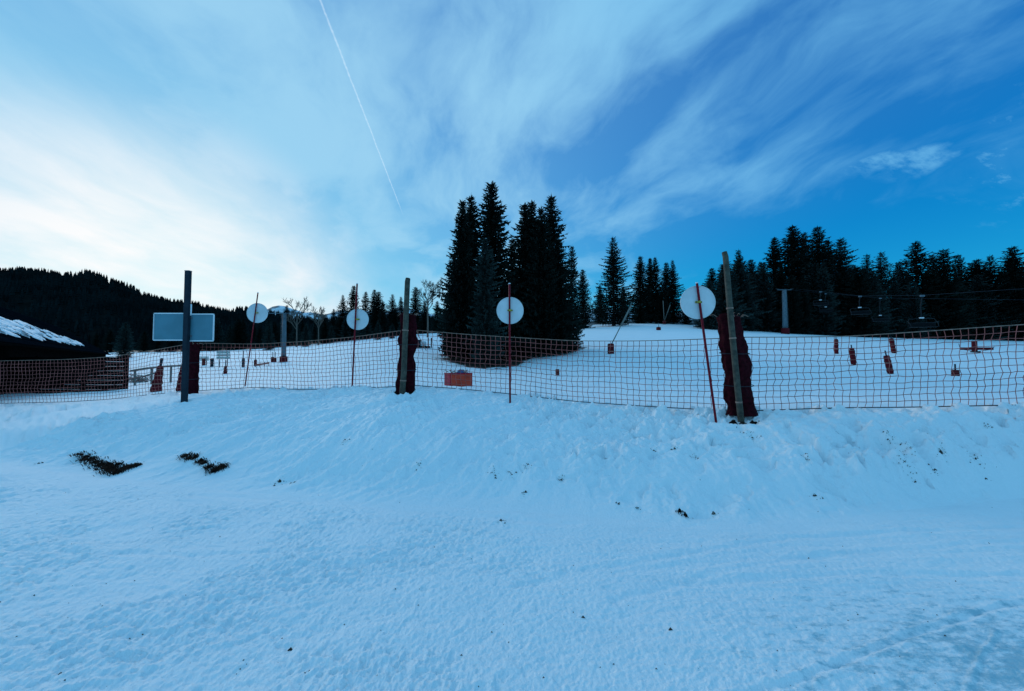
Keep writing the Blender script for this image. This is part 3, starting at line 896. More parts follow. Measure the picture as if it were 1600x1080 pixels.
net_panel('A', 'safety net left of the grey sign post, in front of the dark shed', 1)
net_panel('B', 'safety net between the grey sign post and the middle wooden post', 2)
net_panel('C', 'safety net between the middle and the right-hand wooden posts, below the clump', 3)
net_panel('D', 'safety net right of the right-hand wooden post, rising to the picture edge', 4)


# ------------------------------------------------------------------ posts, bundles, signs on the bank
def on_axis(base, top, f): return base + (top - base) * f


def wood_post(top_px, base_px, rad, label, seed):
    base = ground_hit(*base_px); top = at(top_px[0], top_px[1], base.y)
    o = empty('wooden_post', base, label, 'post', 'wooden fence posts')
    r = random.Random(seed); d = top - base
    pts = [d * f + Vector((r.uniform(-.008, .008), r.uniform(-.008, .008), 0)) for f in (-0.12, 0, .2, .4, .6, .8, .97, 1.0)]
    MB().tube(pts, [rad * 1.08, rad * 1.06, rad * 1.02, rad, rad * .99, rad * .97, rad * .95, rad * .86], 12).build('shaft', M['wood'], o)
    for f in ((0.10, 0.48, 0.66) if seed == 1 else (0.12, 0.55)):
        c = d * f; ax = d.normalized()
        MB().tube([c - ax * .012, c + ax * .012], rad * 1.14, 12).build('tie', M['rope'], o)
    return o, base, top


def bundle(base, axis, h, r0, label, seed, depth_off=0.12, flare=1.0, name='rolled_net', skirt=True):
    """net gathered and rolled into a lumpy column standing behind its post"""
    r = random.Random(seed)
    ax = axis.normalized()
    pos = Vector(base); pos.z = gz(pos.x, pos.y) - 0.03
    o = empty(name, pos, label, 'rolled net', 'dark red rolled nets tied to the posts')
    nz, na = 64, 48
    V, Fq = [], []
    off = r.uniform(0, 50)
    for i in range(nz + 1):
        f = i / nz
        c = ax * (h * f)
        foot_ = 1 + 0.40 * flare * math.exp(-f * 13)
        bulge = 1 + 0.16 * float(pn(f * 5.2 + off, 0.3, 2)) + 0.12 * float(pn(f * 9 + off, 4.3, 6))
        shift = 0.20 * r0 * float(pn(f * 3.4 + off, 9.3, 4))
        top_ = 1.0 if f < 0.97 else (1.06 - (f - .97) * 3)
        for k in range(na):
            w = 2 * math.pi * k / na
            fold = 0.055 * math.sin(w * 7 + 3 * float(pn(f * 2 + off, 1.7, 7))) + 0.10 * float(pn(math.cos(w) * 1.6 + off, math.sin(w) * 1.6 + f * 7, 8)) + 0.06 * float(pn(math.cos(w) * 4 + off, math.sin(w) * 4 + f * 22, 3))
            rr = r0 * foot_ * bulge * top_ * (1 + fold)
            V.append((c.x + shift + math.cos(w) * rr, c.y + math.sin(w) * rr * 0.62, c.z + 0.03 * math.sin(w * 2 + off) * (1 if i == nz else 0)))
    for i in range(nz):
        for k in range(na):
            j = (k + 1) % na
            Fq.append((i * na + k, i * na + j, (i + 1) * na + j, (i + 1) * na + k))
    mb = MB(); mb.add(V, Fq, True)
    mb.f.append(tuple(nz * na + k for k in range(na))); mb.sm.append(False)
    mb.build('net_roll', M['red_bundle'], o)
    # loose cord ends at the top, ties around the roll
    for k in range(9):
        fr = MB()
        w = r.uniform(0, 6.28); p = ax * h + Vector((math.cos(w) * r0 * .95, math.sin(w) * r0 * .55, -0.02))
        e = p + Vector((math.cos(w) * r.uniform(.02, .12), math.sin(w) * .06, r.uniform(-.02, .05)))
        fr.tube([p, (p + e) / 2 + Vector((0, 0, .025)), e], 0.005, 4).build('loose_cord', M['rope'], o)
    for f in (0.30, 0.62):
        pts = []
        c = ax * (h * f)
        for k in range(17):
            w = 2 * math.pi * k / 16
            pts.append((c.x + math.cos(w) * r0 * 1.15, c.y + math.sin(w) * r0 * .78, c.z + .015 * math.sin(w)))
        MB().tube(pts, 0.006, 4, cap=False).build('tie', M['rope_dark'], o)
    return o


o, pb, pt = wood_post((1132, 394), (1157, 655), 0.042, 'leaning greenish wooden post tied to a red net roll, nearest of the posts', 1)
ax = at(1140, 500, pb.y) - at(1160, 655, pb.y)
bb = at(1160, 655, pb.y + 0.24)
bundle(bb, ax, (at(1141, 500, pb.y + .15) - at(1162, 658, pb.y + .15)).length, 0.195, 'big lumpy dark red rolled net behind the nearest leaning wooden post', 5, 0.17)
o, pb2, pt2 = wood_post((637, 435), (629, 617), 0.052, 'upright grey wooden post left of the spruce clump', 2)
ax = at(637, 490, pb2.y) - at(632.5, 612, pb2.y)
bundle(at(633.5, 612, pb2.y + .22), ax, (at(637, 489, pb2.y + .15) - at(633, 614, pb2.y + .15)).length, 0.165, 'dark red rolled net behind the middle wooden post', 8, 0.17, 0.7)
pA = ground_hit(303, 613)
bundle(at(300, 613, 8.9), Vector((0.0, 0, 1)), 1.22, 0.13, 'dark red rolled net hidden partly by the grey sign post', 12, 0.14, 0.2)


def disc_sign(top_px, base_px, disc_px, rad_px, label, yaw=0.0):
    base = ground_hit(*base_px); Y = base.y
    top = at(top_px[0], top_px[1], Y)
    o = empty('disc_sign', base, label, 'disc sign', 'white disc signs on red poles')
    d = top - base
    MB().tube([d * f for f in (-0.1, 0, .33, .66, 1.0)], 0.0175, 10).build('pole', M['red_pole'], o)
    MB().tube([d, d * 1.008], 0.019, 10).build('pole_cap', M['rim'], o)
    R = rad_px * Y / F
    c = at(disc_px[0], disc_px[1], Y) - base + Vector((0, 0.035, 0))
    Mx = Matrix.Rotation(yaw, 4, 'Z')
    mb = MB(); n = 56; vs = []; fs = []
    prof = [(0.0, 0.0), (R * 0.90, 0.0), (R * 0.955, -0.002), (R * 0.965, -0.010), (R, -0.010), (R, 0.006), (R * 0.9, 0.008), (0.0, 0.008)]
    for rr, yy in prof:
        for k in range(n):
            w = 2 * math.pi * k / n; vs.append(Mx @ Vector((math.cos(w) * rr, yy, math.sin(w) * rr)) + c)
    for i in range(len(prof) - 1):
        for k in range(n):
            j = (k + 1) % n; fs.append((i * n + k, i * n + j, (i + 1) * n + j, (i + 1) * n + k))
    mb.add(vs, fs, False); dd = mb.build('disc', M['sign_back'], o)
    cl = MB(); ax = d.normalized(); cc = c + Vector((0, -0.035, 0))
    cl.tube([cc - ax * .016, cc + ax * .016], 0.026, 10); cl.box(cc + Vector((0, .012, 0)), (0.10, 0.018, 0.03), bevel=0.004)
    cl.build('clamp', M['clamp'], o)
    for sx in (-1, 1):
        MB().tube([cc + Vector((sx * .04, -.006, 0)), cc + Vector((sx * .04, .004, 0))], 0.008, 6).build('bolt', M['black'], o)


disc_sign((403, 458), (383, 603), (401, 489), 15.6, 'leftmost white disc on a tilted dark red pole, right of the rectangular panel', 0.1)
disc_sign((558, 444), (550, 610), (558, 499), 16.6, 'white disc on a red pole just left of the middle wooden post', 0.1)
disc_sign((796, 444), (797, 628), (797, 485), 21.3, 'white disc on an upright red pole in front of the spruce clump', 0.0)
disc_sign((1089, 443), (1119, 661), (1092, 472), 26.5, 'largest white disc on a leaning red pole beside the nearest wooden post', -0.1)

# grey post with the rectangular panel
pb = ground_hit(288, 628); Y = pb.y
o = empty('panel_sign', pb, 'rectangular blue-grey panel seen from behind on a tall grey steel post', 'sign')
top = at(288.5, 424, Y); d = top - pb; d.x = 0
wpx = 3.7 * Y / F
mb = MB(); mb.box(d * 0.5 + Vector((0, 0, -0.1)), (wpx * 2, wpx * 1.6, d.length + 0.2), bevel=0.008); mb.build('post', M['steel'], o)
mb = MB(); mb.box(d + Vector((0, 0, 0.006)), (wpx * 2.1, wpx * 1.7, 0.014), bevel=0.004); mb.build('post_cap', M['galv'], o)
a, b_, c_ = at(238, 490, Y) - pb, at(331, 492, Y) - pb, at(238, 531, Y) - pb
Wp, Hp = (b_ - a).x, (a - c_).z
cx, cz = (a.x + b_.x) / 2, (at(288, 511, Y) - pb).z
for sx, nm in ((-1, 'panel'), (1, 'panel')):
    mb = MB(); mb.box((cx + sx * Wp / 4, wpx * 0.8 + 0.018, cz - 0.008 * sx), (Wp / 2 - 0.008, 0.022, Hp), bevel=0.004); mb.build(nm, M['panel_back'], o)
for zz in (-1, 1):
    for sx in (-1, 1):
        mb = MB(); mb.box((cx + sx * Wp / 4, wpx * 0.8 + 0.010, cz + zz * (Hp / 2 + 0.006) - 0.008 * sx), (Wp / 2 - 0.004, 0.04, 0.022), bevel=0.003); mb.build('rim', M['rim'], o)
for sx in (-1, 1):
    mb = MB(); mb.box((cx + sx * (Wp / 2 + 0.004), wpx * 0.8 + 0.010, cz - 0.008 * sx), (0.012, 0.034, Hp), bevel=0.003); mb.build('rim', M['rim'], o)
for zz in (-0.34, 0.34):
    mb = MB(); mb.box((0.0, wpx * 0.8 + 0.001, cz + zz * Hp), (wpx * 3.4, 0.008, 0.045), bevel=0.002); mb.build('bracket', M['galv'], o)
q = at(296, 484, Y) - pb
mb = MB(); mb.box((q.x, wpx * .7, q.z), (0.022, 0.03, 0.24), bevel=0.004); mb.build('upper_bracket', M['rim'], o)

# guy rope from the middle roll down to the slope
g0, g1 = at(646, 500, 7.95), ground_hit(664, 541, 150.0)
p0, p1 = at(645, 503, 7.9), at(666, 548, 8.6)
p1.z = max(p1.z, gz(p1.x, p1.y))
tag(MB().tube([p0, (p0 + p1) / 2 + Vector((0, 0, -.03)), p1], 0.009, 6).build('guy_rope', M['rope'], None), 'pale slack rope hanging from the middle rolled net', 'rope')


# ------------------------------------------------------------------ grass and crumbs poking through the snow
def blades(mb, c, n, spread, L, r, down):
    for k in range(n):
        x, y = c.x + r.gauss(0, spread[0]), c.y + r.gauss(0, spread[1])
        z = gz(x, y) + float(detail(np.array([x]), np.array([y]))[0]) - 0.015
        a = r.uniform(0, 6.28); l = L * r.uniform(0.5, 1.3)
        d = Vector((math.cos(a) * 0.55, math.sin(a) * 0.45, 0)) + down * r.uniform(0.3, 1.0)
        w = Vector((-math.sin(a), math.cos(a), 0)) * r.uniform(0.003, 0.006)
        p = Vector((x, y, z)); m_ = p + Vector((0, 0, l * .62)) + d * l * .35; e = p + Vector((0, 0, l * r.uniform(.15, .8))) + d * l * .9
        mb.add([p - w, p + w, m_ + w * .8, m_ - w * .8, e], [(0, 1, 2, 3), (3, 2, 4)])


def soil_lump(mb, c, rx, ry, h, r):
    n, m = 14, 4; off = r.uniform(0, 90)
    vs, fs = [], []
    for i in range(m + 1):
        f = i / m
        for k in range(n):
            w = 2 * math.pi * k / n; rr = (1 - f) * (1 + 0.35 * float(pn(math.cos(w) * 2 + off, math.sin(w) * 2, 3)))
            x, y = c.x + math.cos(w) * rx * rr, c.y + math.sin(w) * ry * rr
            vs.append((x, y, gz(x, y) - 0.05 + (h + 0.05) * (f ** 0.6) * (1 + 0.3 * float(pn(w * 2, f * 3 + off, 2)))))
    for i in range(m):
        for k in range(n):
            j = (k + 1) % n; fs.append((i * n + k, i * n + j, (i + 1) * n + j, (i + 1) * n + k))
    mb.add(vs, fs, True)


def tuft(spots, label, seed, L=0.075, n=190):
    r = random.Random(seed)
    hits = [(ground_hit(px, py), s) for px, py, s in spots]
    base = hits[0][0]
    bl, so = MB(), MB()
    for c, s in hits:
        k = c.y / F
        soil_lump(so, c, s * k * 1.1, s * k * 0.95, 0.02 + 0.03 * s / 12, r)
        blades(bl, c, int(n * s / 14), (s * k * 0.7, s * k * 0.55), L, r, Vector((-0.35, -0.75, -0.15)))
    o = empty('grass_tuft', base, label, 'grass', 'dead grass tufts on the bank')
    for nm, mb, mt in (('blades', bl, 'blade'), ('soil', so, 'soil')):
        mb.v = [tuple(Vector(v) - base) for v in mb.v]; q = mb.build(nm, M[mt], o)
        q['kind'] = 'stuff'


tuft([(126, 713, 6), (134, 716, 7), (142, 719, 8), (150, 723, 8), (158, 727, 8), (166, 731, 9), (174, 735, 10), (182, 739, 9), (190, 735, 8), (198, 731, 7), (206, 729, 6), (215, 727, 5), (170, 726, 6), (185, 728, 6)], 'longer strip of dead brown grass at the foot of the bank, far left', 1)
tuft([(290, 714, 6), (297, 716, 6), (305, 715, 5), (314, 720, 5), (320, 724, 5), (328, 731, 7), (335, 737, 8), (343, 733, 7), (351, 730, 5)], 'shorter patch of dead brown grass on the bank below the sign post', 2)
tuft([(1062, 800, 5), (1071, 806, 5)], 'tiny patch of dead grass and earth at the foot of the bank, right of centre', 3, 0.05, 60)
tuft([(1146, 660, 7), (1160, 664, 8), (1176, 661, 7)], 'dark grass around the foot of the nearest wooden post', 4, 0.06, 90)
tuft([(618, 615, 6), (630, 618, 8), (643, 615, 6)], 'dark grass and earth around the foot of the middle wooden post', 5, 0.07, 60)
# short stubble just piercing the snow, and crumbs of earth and needles
r = random.Random(21); mb = MB(); dbr = MB()
spots = [(437, 752, 5), (457, 753, 4), (772, 738, 5), (797, 737, 4), (823, 730, 4), (877, 745, 4), (1022, 703, 3), (1055, 702, 2), (1085, 710, 4), (1170, 715, 3), (1100, 650, 3), (1168, 677, 5), (1180, 683, 4),
         (1260, 722, 3), (1405, 708, 6), (1420, 706, 5), (1415, 733, 6), (1460, 738, 4), (1470, 707, 6), (1525, 719, 6), (1390, 687, 4), (538, 689, 4), (655, 730, 4), (1540, 664, 4), (1275, 775, 4), (60, 725, 3), (820, 770, 2), (787, 816, 4),
         (1116, 798, 3), (965, 786, 2), (996, 792, 2)]
for px, py, s in spots:
    c = ground_hit(px, py); k = c.y / F
    if s >= 5: soil_lump(dbr, c, s * k * r.uniform(0.7, 1.3), s * k * 0.30, 0.02, r)
    blades(mb, c, 10 + s * 4, (s * k * 0.9, s * k * 0.8), 0.028, r, Vector((-0.3, -0.5, -0.1)))
    for q in range(3):
        x, y = c.x + r.gauss(0, s * k), c.y + r.gauss(0, s * k); z = gz(x, y) + float(detail(np.array([x]), np.array([y]))[0])
        sz = r.uniform(0.006, 0.018)
        dbr.tube([(x - sz, y, z - .003), (x, y + sz * .3, z + sz * .4), (x + sz, y, z - .003)], [sz * .2, sz * .6, sz * .2], 5)
for q in range(170):
    px, py = r.uniform(0, 1600), 600 + 480 * r.random() ** 0.8
    if py < 660: continue
    c = ground_hit(px, py); sz = r.uniform(0.002, 0.006) * (2.2 if r.random() < .06 else 1)
    z = c.z + float(detail(np.array([c.x]), np.array([c.y]))[0])
    dbr.tube([(c.x - sz, c.y, z - .002), (c.x, c.y + sz * .3, z + sz * .5), (c.x + sz, c.y, z - .002)], [sz * .3, sz * .6, sz * .2], 5)
tag(mb.build('grass_stubble', M['blade_green'], None), 'short grass stubble piercing the snow all over the bank', 'grass', kind='stuff')
tag(dbr.build('earth_crumbs', M['debris'], None), 'small dark crumbs of earth scattered on the snow', 'debris', kind='stuff')


# ------------------------------------------------------------------ things behind the net
def hit_far(px, py):
    """terrain point behind the crest at a pixel"""
    Ys = np.exp(np.linspace(math.log(10.5), math.log(150), 2200))
    d = at(px, py, 1.0) - Vector((0, 0, EYE))
    H = height(d.x * Ys, Ys); Z = EYE + d.z * Ys
    i = np.argmax(H >= Z)
    if H[i] < Z[i]: i = np.argmin(Z - H)
    return Vector((d.x * Ys[i], Ys[i], H[i]))


def padded_post(px, top, bot, wpx, label, pole_px=0, lean=0.0, cat='padded post', mat='red_pad', tapered=1.0):
    b0 = hit_far(px, bot); k = b0.y / F
    h = (bot - top) * k; w = wpx * k / 2
    o = empty('padded_post', b0, label, cat, 'red padded posts on the slope')
    r = random.Random(int(px * 7 + bot))
    n = 10; pts, rad = [], []
    for i in range(n + 1):
        f = i / n
        pts.append((lean * h * f, 0, -0.05 + (h + 0.05) * f)); rad.append(w * (1 + (tapered - 1) * f) * (1 + 0.10 * math.sin(i * 2.4 + px)) * (0.8 if i in (0, n) else 1))
    MB().tube(pts, rad, 12).build('pad', M[mat], o)
    for f in (0.3, 0.62, 0.86):
        rr = w * (1 + (tapered - 1) * f) * 1.10
        MB().tube([(lean * h * f, 0, h * f - .01 * h), (lean * h * f, 0, h * f + .01 * h)], rr, 12).build('strap', M['rope'], o)
    if pole_px:
        MB().tube([(lean * h * .9, 0, h * .9), (lean * (h + pole_px * k), 0, h + pole_px * k)], max(0.02, w * 0.22), 8).build('pole', M['steel'], o)
    return o


padded_post(1307, 530, 553, 5.5, 'farthest left of the red padded posts behind the right-hand net', 3)
padded_post(1334, 544, 570, 7, 'red padded post with a short pole tip, second from the left behind right net', 5, -0.10)
padded_post(1397, 529, 552, 6, 'upper one of two red padded posts close together behind right net', 2, -0.16)
padded_post(1392, 556, 584, 8, 'lower one of two red padded posts close together behind right net', 8, -0.22)
padded_post(1493, 578, 588, 9, 'short red padded stub with thin pole behind right net', 9)
padded_post(243, 572, 612, 15, 'tall tapering dark red padded post left of the grey sign post', 12, 0.16, tapered=0.5)
padded_post(281, 572, 611, 11, 'dark red padded post close behind the left side of grey sign post', 4, 0.1, tapered=0.6)
padded_post(352, 572, 584, 5.5, 'red cone-like padded post under the pale slatted board', 9, tapered=0.55)
padded_post(318, 560, 571, 4.5, 'small red padded post just right of the grey sign post', 0)
padded_post(331, 560, 573, 4.5, 'small dark padded post under the left pale board', 0, mat='steel')
padded_post(380, 560, 574, 4, 'small padded post left of the leftmost disc pole', 12, mat='steel')
padded_post(399, 562, 572, 4, 'small red padded post right of the leftmost disc pole', 10)
padded_post(426, 558, 566, 4.5, 'red padded post left of the slim lift pylon foot', 8)
padded_post(430, 559, 566, 3.5, 'thin red padded post touching another, left of lift pylon foot', 9)
padded_post(871, 577, 587, 6, 'small red stump of a post in the snow right of the clump', 0)


def snow_lance(px, top, bot, wpx, tip, label, tip2=None):
    b0 = hit_far(px, bot); k = b0.y / F
    o = empty('snow_lance', b0, label, 'snow lance', 'snow lances on the slope')
    h = (bot - top) * k; w = wpx * k
    mb = MB(); mb.box((0, 0, h / 2 - .03), (w, w, h + .06), bevel=w * .12); mb.build('padding', M['red_pad'], o)
    for f in (0.25, 0.75):
        mb = MB(); mb.box((0, 0, h * f), (w * 1.04, w * 1.04, h * .05)); mb.build('strap', M['rope'], o)
    t = at(tip[0], tip[1], b0.y) - b0; s = Vector((0, 0, h * .8))
    MB().tube([s, s + (t - s) * .5, t], [w * .10, w * .09, w * .08], 8).build('lance_pole', M['grey_stick'], o)
    MB().tube([s + (t - s) * .5, s + (t - s) * 1.02], w * .16, 8).build('nozzle_head', M['grey_stick'], o)
    if tip2:
        t2 = at(tip2[0], tip2[1], b0.y) - b0
        MB().tube([s, t2], w * .13, 8).build('mast', M['grey_stick'], o)


snow_lance(954.5, 537, 553, 8.5, (986, 478), 'snow lance with red padded foot and long slanted pole right of the clump')
snow_lance(1038, 501, 507, 4, (1047, 477), 'far snow lance with two crossed poles, upper slope', (1036, 470))
b0 = hit_far(1029, 516); k = b0.y / F
o = empty('hydrant_box', b0, 'small dark padded box in snow below the crossed lance poles', 'box')
mb = MB(); mb.box((0, 0, 2.2 * k), (5.5 * k, 5.5 * k, 4.6 * k), bevel=.05); mb.build('cover', M['red_pad'], o)
mb = MB(); mb.box((0, 0, 4.7 * k), (4.4 * k, 4.4 * k, .5 * k), bevel=.03); mb.build('lid', M['black'], o)
MB().tube([(0, 0, 4.5 * k), (0.3 * k, 0, 9 * k)], .04, 6).build('vent_pipe', M['steel'], o)

# low barrier with a crossbar, right
b0 = hit_far(1523, 551); k = b0.y / F
o = empty('crossbar_barrier', b0, 'low dark barrier with long crossbar in snow at right', 'barrier')
mb = MB(); mb.box((0, 0, 8.5 * k), (7 * k, 3 * k, 19 * k), bevel=.04); mb.build('padded_upright', M['red_pad'], o)
mb = MB(); mb.box((0.5 * k, -2.2 * k, 6 * k), (52 * k, 1.3 * k, 4 * k), bevel=.03); mb.build('crossbar', M['red_pad'], o)
MB().tube([(-27 * k, -2.2 * k, 14 * k), (-25 * k, -2.2 * k, 5 * k), (0, -3.2 * k, 1.5 * k), (25 * k, -2.2 * k, 5 * k), (28 * k, -2.2 * k, 9 * k)], .35 * k, 6).build('rail', M['steel'], o)
mb = MB(); mb.box((1 * k, 0, 1 * k), (10 * k, 6 * k, 2.4 * k), bevel=.03); mb.build('foot', M['black'], o)

# red crate heaped with odds and ends
b0 = hit_far(716, 604); k = b0.y / F
o = empty('plastic_crate', b0, 'orange-red plastic crate on the snow below the clump', 'crate', None, math.radians(28))
L_, W_, H_ = 34 * k, 26 * k, 21 * k
th = 1.2 * k
mats = {'front_panel': M['red_plastic'], 'side_panel': M['crimson_plastic']}
for nm, c, s in (('front_panel', (0, -W_ / 2, H_ / 2), (L_, th, H_)), ('back_panel', (0, W_ / 2, H_ / 2), (L_, th, H_)),
                 ('side_panel', (-L_ / 2 - th * .5, 0, H_ / 2), (th, W_ + th, H_)), ('side_panel', (L_ / 2 + th * .5, 0, H_ / 2), (th, W_ + th, H_)), ('bottom', (0, 0, 0.02), (L_, W_, .04))):
    mb = MB(); mb.box(c, s, bevel=th * .25); mb.build(nm, mats.get(nm, M['red_plastic']), o)
mb = MB(); mb.box((0, -W_ / 2 - th * .2, H_ * .98), (L_ + 2 * th, th * 1.8, th * 1.4), bevel=th * .3); mb.build('rim', M['crimson_plastic'], o)
mb = MB(); mb.box((-L_ / 2 - th * .7, 0, H_ * .985), (th * 1.8, W_, th * 1.4), bevel=th * .3); mb.build('rim', M['crimson_plastic'], o)
r = random.Random(4)
Rz = Matrix.Rotation(math.radians(28), 4, 'Z')
st = MB()
for q in range(46):
    p = Vector((r.uniform(-.42, .4) * L_, r.uniform(-.4, .4) * W_, H_ * r.uniform(.75, 1.15)))
    d = Vector((r.uniform(-1, 1), r.uniform(-1, 1), r.uniform(-.1, .45))) * L_ * .28
    st.tube([p, p + d * .5 + Vector((0, 0, .03)), p + d], [.014, .012, .006], 5)
so = st.build('brushwood', M['grey_stick'], None); so.location = b0; so.rotation_euler.z = math.radians(28)
tag(so, 'grey twigs heaped in the orange-red crate', 'brushwood')
bag = MB(); n_ = 12
vs, fs = [], []
for i in range(9):
    f = i / 8 * math.pi
    for kk in range(n_):
        w = 2 * math.pi * kk / n_; rr = math.sin(f) * (1 + .3 * float(pn(w * 1.5, f * 2, 4)))
        vs.append((math.cos(w) * rr * L_ * .17, math.sin(w) * rr * W_ * .2, -math.cos(f) * H_ * .26))
for i in range(8):
    for kk in range(n_):
        j = (kk + 1) % n_; fs.append((i * n_ + kk, i * n_ + j, (i + 1) * n_ + j, (i + 1) * n_ + kk))
bag.add(vs, fs, True); bo = bag.build('blue_sack', M['blue_bag'], None)
bo.location = b0 + Rz @ Vector((L_ * .05, -W_ * .2, H_ * 1.02)); bo.rotation_euler = (0.2, -0.4, 0.4)
tag(bo, 'crumpled blue sack lying on top of the orange-red crate', 'sack')

# dark crate pile with a white face, by the middle post
b0 = hit_far(655, 543); k = b0.y / F
o = empty('equipment_heap', b0, 'dark equipment heap with a white lid right of the middle wooden post', 'equipment')
mb = MB(); mb.box((-1.5 * k, 0, 6 * k), (9 * k, 8 * k, 12 * k), bevel=.05); mb.build('case', M['steel'], o)
mb = MB(); mb.box((6 * k, 1 * k, 5 * k), (8 * k, 8 * k, 9 * k), bevel=.05); mb.build('white_lid', M['rim'], o)
mb = MB(); mb.box((4 * k, -3 * k, 0.5 * k), (26 * k, 10 * k, 3 * k), bevel=.04); mb.build('sledge', M['dark_wood'], o)
for sx in (14, 19):
    MB().tube([(sx * k, 0, -.1), (sx * k, 0, 15 * k)], .9 * k, 8).build('stake', M['dark_wood'], o)


# chairlift
def pylon(px, top, bot, w0, w1, arm, label, pad=True, arm_dy=0.0):
    b0 = hit_far(px, bot); k = b0.y / F; h = (bot - top) * k
    o = empty('lift_pylon', b0, label, 'pylon', 'chairlift pylons')
    MB().tube([(0, 0, -.3), (0, 0, h * .5), (0, 0, h)], [w0 * k / 2, (w0 + w1) * k / 4, w1 * k / 2], 14).build('tower', M['galv'], o)
    mb = MB(); mb.box((arm[0] * k / 2 + arm[1] * k / 2, 0, h + .5 * k), ((arm[1] - arm[0]) * k, 1.6 * k, 1.0 * k), bevel=.05); mb.build('cross_arm', M['galv'], o)
    for e in arm:
        for q in (-1, 0, 1):
            MB().tube([(e * k + q * 1.6 * k, -.5 * k, h + 1.9 * k), (e * k + q * 1.6 * k, .5 * k, h + 1.9 * k)], .7 * k, 10).build('sheave', M['black'], o)
    if pad:
        MB().tube([(0, 0, -.1), (0, 0, 9 * k)], [w0 * .75 * k, w0 * .72 * k], 12).build('foot_pad', M['red_pad'], o)
    lad = MB()
    for sx in (-1, 1): lad.tube([(sx * .18 + w0 * k * .1, -w0 * k * .62, 1.5), (sx * .18, -w1 * k * .62, h)], .02, 4)
    for q in range(int(h / .5)):
        f = q / (h / .5); lad.tube([(-.18, -k * (w0 + (w1 - w0) * f) * .62, 1.5 + q * .5 * .85), (.18, -k * (w0 + (w1 - w0) * f) * .62, 1.5 + q * .5 * .85)], .015, 4)
    lad.build('ladder', M['galv'], o)
    return b0


pr = pylon(1227, 453, 522, 7.5, 5.8, (-11, 12), 'blue-grey lift pylon in front of the right forest', True)
pl = pylon(443, 490, 566, 7.5, 5, (-26, 28), 'slim blue-grey lift pylon behind the net at left, below the bare tree', True)


def chair(px, py_seat, Y, wpx, clamp_py, label):
    c = at(px, py_seat, Y); k = Y / F; w = wpx * k; h = (py_seat - clamp_py) * k
    o = empty('lift_chair', c, label, 'lift chair', 'chairs hanging on the chairlift', math.radians(-25))
    mb = MB(); mb.box((0, 0, 0), (w, w * .24, .09), bevel=.03); mb.build('seat', M['chair_seat'], o)
    mb = MB(); mb.box((0, w * .14, w * .14), (w, .06, w * .20), bevel=.02); mb.build('backrest', M['chair_seat'], o)
    for sx in (-1, 1):
        MB().tube([(sx * w * .5, -w * .12, .02), (sx * w * .52, -w * .02, w * .2), (sx * w * .52, w * .14, w * .3), (sx * w * .47, w * .14, w * .42)], .035, 6).build('side_frame', M['chair_frame'], o)
    MB().tube([(-w * .47, w * .14, w * .42), (0, w * .14, w * .45), (w * .47, w * .14, w * .42)], .04, 6).build('top_bar', M['chair_frame'], o)
    MB().tube([(-w * .42, -w * .16, w * .20), (0, -w * .2, w * .20), (w * .42, -w * .16, w * .20)], .025, 6).build('safety_bar', M['chair_frame'], o)
    MB().tube([(-w * .3, -w * .24, -w * .16), (w * .3, -w * .24, -w * .16)], .025, 6).build('footrest', M['chair_frame'], o)
    MB().tube([(0, w * .14, w * .45), (0, w * .20, w * .5 + (h - w * .5) * .5), (0, 0, h)], .05, 8).build('hanger', M['chair_frame'], o)
    mb = MB(); mb.box((0, w * .13, w * .47), (.34, .2, .12), bevel=.03); mb.build('hanger_plate', M['rim'], o)
    mb = MB(); mb.box((0, 0, h), (.35, .18, .18), bevel=.03); mb.build('cable_grip', M['galv'], o)
    return c + Vector((0, 0, h + .06))


g = [chair(1283, 477, 62, 18, 456, 'lift chair nearest the right pylon, in front of dark forest'),
     chair(1345, 491, 50, 23, 463, 'middle one of the three larger lift chairs in front of right forest'),
     chair(1443, 511, 38, 31, 462, 'largest lift chair, in front of dark forest at right')]
top_r = pr + Vector((12 * pr.y / F, 0, 71.5 * pr.y / F))
endc = at(1680, 446, 24)
cab = [top_r] + g + [endc]
tag(MB().tube(cab, .016, 6).build('lift_cable', M['steel'], None), 'lift cable carrying the three larger chairs past the right forest', 'cable')
g2 = [chair(1291, 487, 78, 16, 459, 'far small lift chair behind the one nearest the pylon'), chair(1377, 502, 64, 20, 466, 'far small lift chair between the two larger chairs')]
top_l = pr + Vector((-11 * pr.y / F, 0, 71.5 * pr.y / F))
tag(MB().tube([top_l] + g2 + [at(1700, 470, 40)], .016, 6).build('lift_cable', M['steel'], None), 'second lift cable, farther one, carrying the two small chairs', 'cable')

# pale slatted boards on posts, left of the slope
for px, y0, y1, yb, lab in ((316, 557, 564, 571, 'left one of two low pale slatted boards behind the net'), (349, 549, 561, 574, 'right one of two low pale slatted boards, above the red cone post')):
    b0 = hit_far(px, yb); k = b0.y / F
    o = empty('slatted_board', b0, lab, 'board', 'pale slatted boards behind the left net')
    for sx in (-6, 6): MB().tube([(sx * k, 0, -.1), (sx * k, 0, (yb - y0) * k)], .035, 8).build('leg', M['steel'], o)
    for i in range(3):
        f = (i + .5) / 3
        mb = MB(); mb.box((0, -.05, ((yb - y1) + (y1 - y0) * f) * k), (21 * k, .04, (y1 - y0) * k * .27), bevel=.01); mb.build('slat', M['pale_board'], o)
